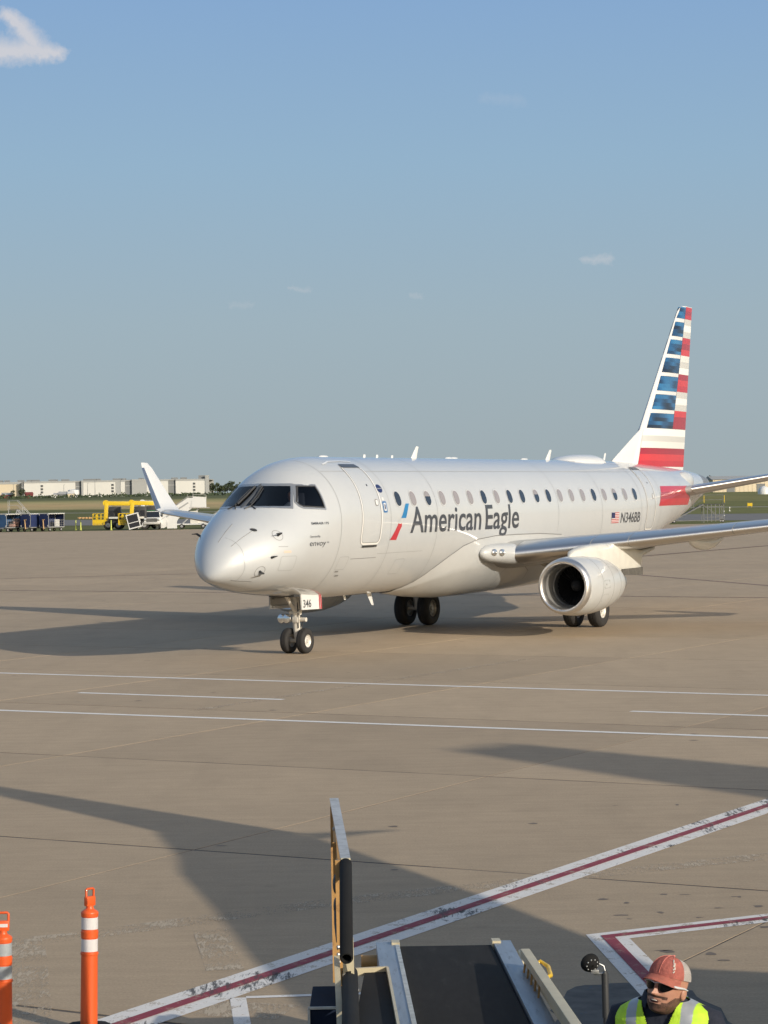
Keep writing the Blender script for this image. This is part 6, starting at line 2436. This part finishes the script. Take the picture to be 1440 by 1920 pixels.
def warehouse(name, label, secs, wins, y, h, roofs, extra=()):
    x0, x1 = BX(secs[0][0]), BX(secs[-1][1])
    t = empty(name, ((x0 + x1) / 2, y, zb0), label=label, cat='warehouse')
    ox = (x0 + x1) / 2
    g = G()
    g.box((0, 30, h - .3), (x1 - x0 - 1, 58, .6))
    g.box((0, 59.5, h / 2), (x1 - x0 - 1, .5, h - 1))
    g.done('roof', M['wh_grey'], t, smooth=0)
    for a, b, mm, dy, dh in secs:
        xa, xb = BX(a) - ox, BX(b) - ox
        g = G()
        g.box(((xa + xb) / 2, dy + .6, (h + dh) / 2), (xb - xa, 1.2, h + dh))
        w = g.done('wall_panel', M[mm], t, smooth=0)
        g = G()
        g.box(((xa + xb) / 2, dy - .06, h + dh - .7), (xb - xa, .14, 1.4))
        g.done('parapet', M['wh_grey'] if mm != 'wh_dark' else M['wh_dark'], w, smooth=0)
        if mm == 'wh_dark':
            g = G()
            g.box(((xa + xb) / 2, dy - .08, h * .66), (xb - xa, .16, .5))
            g.done('wall_band', M['wh_grey'], w, smooth=0)
    for px, zc, ww, hh in wins:
        g = G()
        xx = BX(px) - ox
        g.box((xx, -.10, zc), (ww, .2, hh))
        f = g.done('window', M['win_dark'], t, smooth=0)
        for k in (-1, 1):
            g = G()
            g.box((xx + k * ww / 4, -.22, zc), (.12, .06, hh))
            g.done('mullion', M['wh_grey'], f, smooth=0)
    for px, ww in roofs:
        g = G()
        g.box((BX(px) - ox, 12, h + .8), (ww, 5, 1.7), bevel=.2)
        g.done('roof_unit', M['wh_dark'], t, smooth=0)
    for px, ww, hh in extra:
        g = G()
        g.box((BX(px) - ox, 8, h + hh / 2), (ww, 10, hh))
        g.done('stair_tower', M['wh_dark'], t, smooth=0)
    return t


H_ = 13.2
w3 = lambda px: [(px, H_ - 3.6 - 2.55 * k, 1.9, 1.6) for k in range(3)]
warehouse('warehouse', 'long cream warehouse at far left beyond the airfield', [(-120, -40, 'wh_cream', 0, 0), (-40, -36, 'wh_dark', .5, -.2), (-36, 40.5, 'wh_cream', 0, -.3)], w3(-70), BY + 6, H_, ((-6, 5), (8, 4), (34, 5)))
warehouse('warehouse', 'long white warehouse with grey recesses and square windows beyond the airfield',
          [(41, 46, 'wh_dark', .6, .2), (46, 142, 'wh_white', 0, .2), (142.2, 153.4, 'wh_dark', 1.5, .2), (153.5, 157.3, 'wh_grey', -.5, .4), (157.4, 217, 'wh_white', 0, .2), (217.1, 226.8, 'wh_grey', .3, .2), (227, 235, 'wh_white', 0, .2), (235.2, 248, 'wh_dark', 1.5, .4), (248.2, 276, 'wh_grey', -.5, .6), (276.2, 316, 'wh_white', 0, .2), (316.2, 330, 'wh_dark', 1.5, .2), (330.2, 385.5, 'wh_white', 0, .2), (385.7, 393, 'wh_grey', -.4, 3.0)],
          w3(79.5) + w3(212) + w3(365) + [(px, H_ - 3.1 - 2.7 * k, 1.3, 1.9) for px in (257.8, 262.6, 267.6) for k in range(3)],
          BY, H_, ((52, 4), (64, 6), (97, 7), (120, 6), (160, 5), (172, 6), (183, 3), (218, 7), (231, 3), (263, 4), (326, 5), (343, 5)), ((379, 5.5, 3.0),))
g = G()
g.lathe([(0, 4.5), (5.6, 4.5), (5.9, 4.3), (6.2, 2.5), (6.4, .1)], (0, 0, 0), (0, 0, 1), 32, True, True)
tag(g.done('storage_tank', M['white_paint'], None, smooth=30, loc=(FX(138.5, 1855), 1855, terrain_z(1855) - .2)), 'round white storage tank before the white warehouse', 'tank')


def shed(px, Y, w, d, h, wall, roof, label):
    t = empty('shed', (FX(px, Y), Y, terrain_z(Y) - .2), label=label, cat='shed')
    g = G()
    g.box((0, 0, h / 2), (w, d, h))
    wl_ = g.done('wall', M[wall], t, smooth=0)
    g = G()
    g.loft([[(-w / 2 - .3, -d / 2 - .3, h), (w / 2 + .3, -d / 2 - .3, h), (w / 2 + .3, d / 2 + .3, h), (-w / 2 - .3, d / 2 + .3, h)], [(-w / 2 - .3, -.1, h + d * .22), (w / 2 + .3, -.1, h + d * .22), (w / 2 + .3, .1, h + d * .22), (-w / 2 - .3, .1, h + d * .22)]])
    g.done('roof', M[roof], t, smooth=0)
    g = G()
    g.box((w * .2, -d / 2 - .04, h * .4), (w * .2, .08, h * .8))
    g.done('door', M['wh_dark'], t, smooth=0)


M['barn_red'] = mat('barn_red', (0.20, 0.045, 0.04), 0.8)
shed(55, 1840, 5.5, 8, 3.2, 'barn_red', 'barn_red', 'small dark red shed by the round tree at the white warehouse')
shed(15, 1838, 8.5, 8, 3.0, 'barn_red', 'wh_grey', 'low red shed in front of the cream warehouse')
shed(120, 1835, 7, 9, 3.0, 'wh_dark', 'wh_grey', 'grey shed just left of the round tank')
shed(134, 1833, 4.5, 8, 3.2, 'wh_cream', 'wh_white', 'pale gabled shed in front of the round tank')
shed(107, 1834, 4, 6, 2.6, 'wh_white', 'wh_grey', 'small white shed left of the grey one')
g = G()
t = empty('warehouse', (FX(1374, 1200) + 6, 1200, terrain_z(1200) - .2), label='tan metal building beyond the field behind the stabilizer', cat='warehouse')
g.box((0, 0, 3.2), (36, 30, 6.4))
wl_ = g.done('wall', M['wh_cream'], t, smooth=0)
for k in range(17):
    g = G()
    g.box((-17 + 2.1 * k, -15.06, 3.1), (.18, .12, 6.2))
    g.done('wall_rib', M['wh_cream'], wl_, smooth=0)
g = G()
g.loft([[(-18.5, -15.5, 6.4), (18.5, -15.5, 6.4), (18.5, 15.5, 6.4), (-18.5, 15.5, 6.4)], [(-18.5, -.2, 8.2), (18.5, -.2, 8.2), (18.5, .2, 8.2), (-18.5, .2, 8.2)]])
g.done('roof', M['wh_grey'], t, smooth=0)
for xx in (-9, 6):
    g = G()
    g.box((xx, -15.1, 2.0), (4, .2, 4))
    g.done('door', M['wh_dark'], t, smooth=0)
g = G()
g.lathe([(0, 2.6), (1.2, 2.6), (2.4, 2.2), (3.3, 1.3), (3.7, .05)], (0, 0, 0), (0, 0, 1), 24, True, True)
tag(g.done('storage_dome', M['white_paint'], None, smooth=40, loc=(FX(1433, 1000), 1000, terrain_z(1000) - .2)), 'small white dome standing in front of the dark trees', 'dome')
for px, hh, Y in ((165, 11, 1845), (179, 13, 1840), (120.5, 10, 1850), (26, 11, 1842)):
    g = G()
    g.tube([(0, 0, 0), (0, 0, hh)], [.22, .12], 8)
    g.box((.5, 0, hh), (1.2, .3, .2))
    tag(g.done('light_pole', M['wh_dark'], None, smooth=40, loc=(FX(px, Y), Y, terrain_z(Y))), {165: 'shorter thin pole before the middle of the white warehouse', 179: 'taller thin pole before the middle of the white warehouse', 120.5: 'thin pole rising left of the round tank', 26: 'thin pole before the cream warehouse'}[px], 'light pole')

# ------------------------------------------------------------------ trees far off
M['leaf'] = mat('leaf_green', (0.040, 0.058, 0.026), 0.9, var=0.35, vscale=0.6)
M['leaf2'] = mat('leaf_green_light', (0.058, 0.075, 0.030), 0.9, var=0.35, vscale=0.6)
M['bark'] = mat('bark', (0.06, 0.045, 0.035), 0.9)


def crown_bm(g, c, r, n, size, rng):
    for _ in range(n):
        while True:
            p = Vector((rng.uniform(-1, 1), rng.uniform(-1, 1), rng.uniform(-1, 1)))
            if 0.25 < p.length < 1:
                break
        p = Vector((p.x * r[0], p.y * r[1], p.z * r[2]))
        q = Vector((rng.uniform(-1, 1), rng.uniform(-1, 1), rng.uniform(-1, 1))).normalized()
        a = q.orthogonal().normalized()
        b = q.cross(a)
        s = size * rng.uniform(.6, 1.3)
        o = Vector(c) + p
        g.poly([o + a * s, o + b * s * .7, o - a * s, o - b * s * .7])


protos = []
for k in range(4):
    rng = random.Random(20 + k)
    g = G()
    hgt = 6.5 + k * 0.8
    for b in range(9):
        a = rng.uniform(0, 6.28)
        rr_ = rng.uniform(.2, 1.0)
        cz = hgt * rng.uniform(.40, .92)
        w_ = 2.3 * (1.1 - abs(cz / hgt - .6))
        crown_bm(g, (w_ * rr_ * math.cos(a), w_ * rr_ * math.sin(a), cz), (1.5, 1.5, 1.15), 46, .42, rng)
    cr = g.done('crown', M['leaf'] if k % 2 else M['leaf2'], None, smooth=0, recalc=False)
    g = G()
    g.tube([(0, 0, 0), (.1, 0, hgt * .4), (0, .1, hgt * .75)], [.28, .2, .08], 7)
    for b in range(4):
        a = rng.uniform(0, 6.28)
        g.tube([(.08, 0, hgt * .38), (1.2 * math.cos(a), 1.2 * math.sin(a), hgt * .62)], [.12, .05], 5)
    tk = g.done('trunk', M['bark'], None, smooth=40)
    protos.append((cr, tk))
used = set()


def tree(px, Y, s, label, group=None, k=0):
    t = empty('tree', (FX(px, Y), Y, terrain_z(Y) - .2), random.uniform(0, 6), label=label, cat='tree', group=group)
    t.scale = (s, s, s * random.uniform(.9, 1.1))
    for o in protos[k]:
        if (k, o.name) not in used and k not in used:
            c = o
        else:
            c = o.copy()
            COL.objects.link(c)
        c.parent = t
    used.add(k)
    return t


random.seed(11)
tree(42, 1830, 1.0, 'round dark tree standing at the corner between cream and white warehouses', None, 1)
tree(25, 1832, .78, 'small dark tree in front of the cream warehouse', None, 3)
tree(6, 1835, .6, 'little shrub-like tree at the far left end of the view', None, 0)
GT = 'dark trees in the distant tree line'
for k in range(16):
    tree(394 + 6.5 * k + random.uniform(-2, 2), 1950 + random.uniform(-30, 60), random.uniform(.95, 1.55), 'distant dark tree in the line right of the white warehouse', GT, k % 4)
G2 = 'trees behind the tan building'
for k in range(9):
    tree(1416 + 7 * k + random.uniform(-2, 2), 1235 + random.uniform(-10, 30), random.uniform(.62, .9), 'dark tree beside the tan building at the right edge', G2, (k + 1) % 4)
for k in range(10):
    tree(1180 + 17 * k + random.uniform(-4, 4), 1980 + random.uniform(-30, 50), random.uniform(.9, 1.3), 'distant tree low on the horizon behind the tail of the airliner', 'trees on the horizon behind the tail', k % 4)
g = G()
rng = random.Random(5)
for k in range(2600):
    px = rng.uniform(-160, 470)
    Y = rng.uniform(1770, 1862)
    x, z = FX(px, Y), terrain_z(Y)
    hmax = 1.1 + 1.3 * (0.5 + .5 * math.sin(px * .21) * math.sin(px * .067 + 1)) + (1.2 if rng.random() < .06 else 0)
    q = Vector((rng.uniform(-1, 1), rng.uniform(-1, -.2), rng.uniform(-.6, 1))).normalized()
    a = q.orthogonal().normalized()
    b = q.cross(a)
    o = Vector((x, Y, z + rng.uniform(0, hmax)))
    s = rng.uniform(.5, 1.1)
    g.poly([o + a * s, o + b * s * .7, o - a * s, o - b * s * .7])
tag(g.done('hedge_scrub', M['leaf'], None, smooth=0, recalc=False), 'low dark scrub along the foot of the warehouses', 'scrub', kind='stuff')
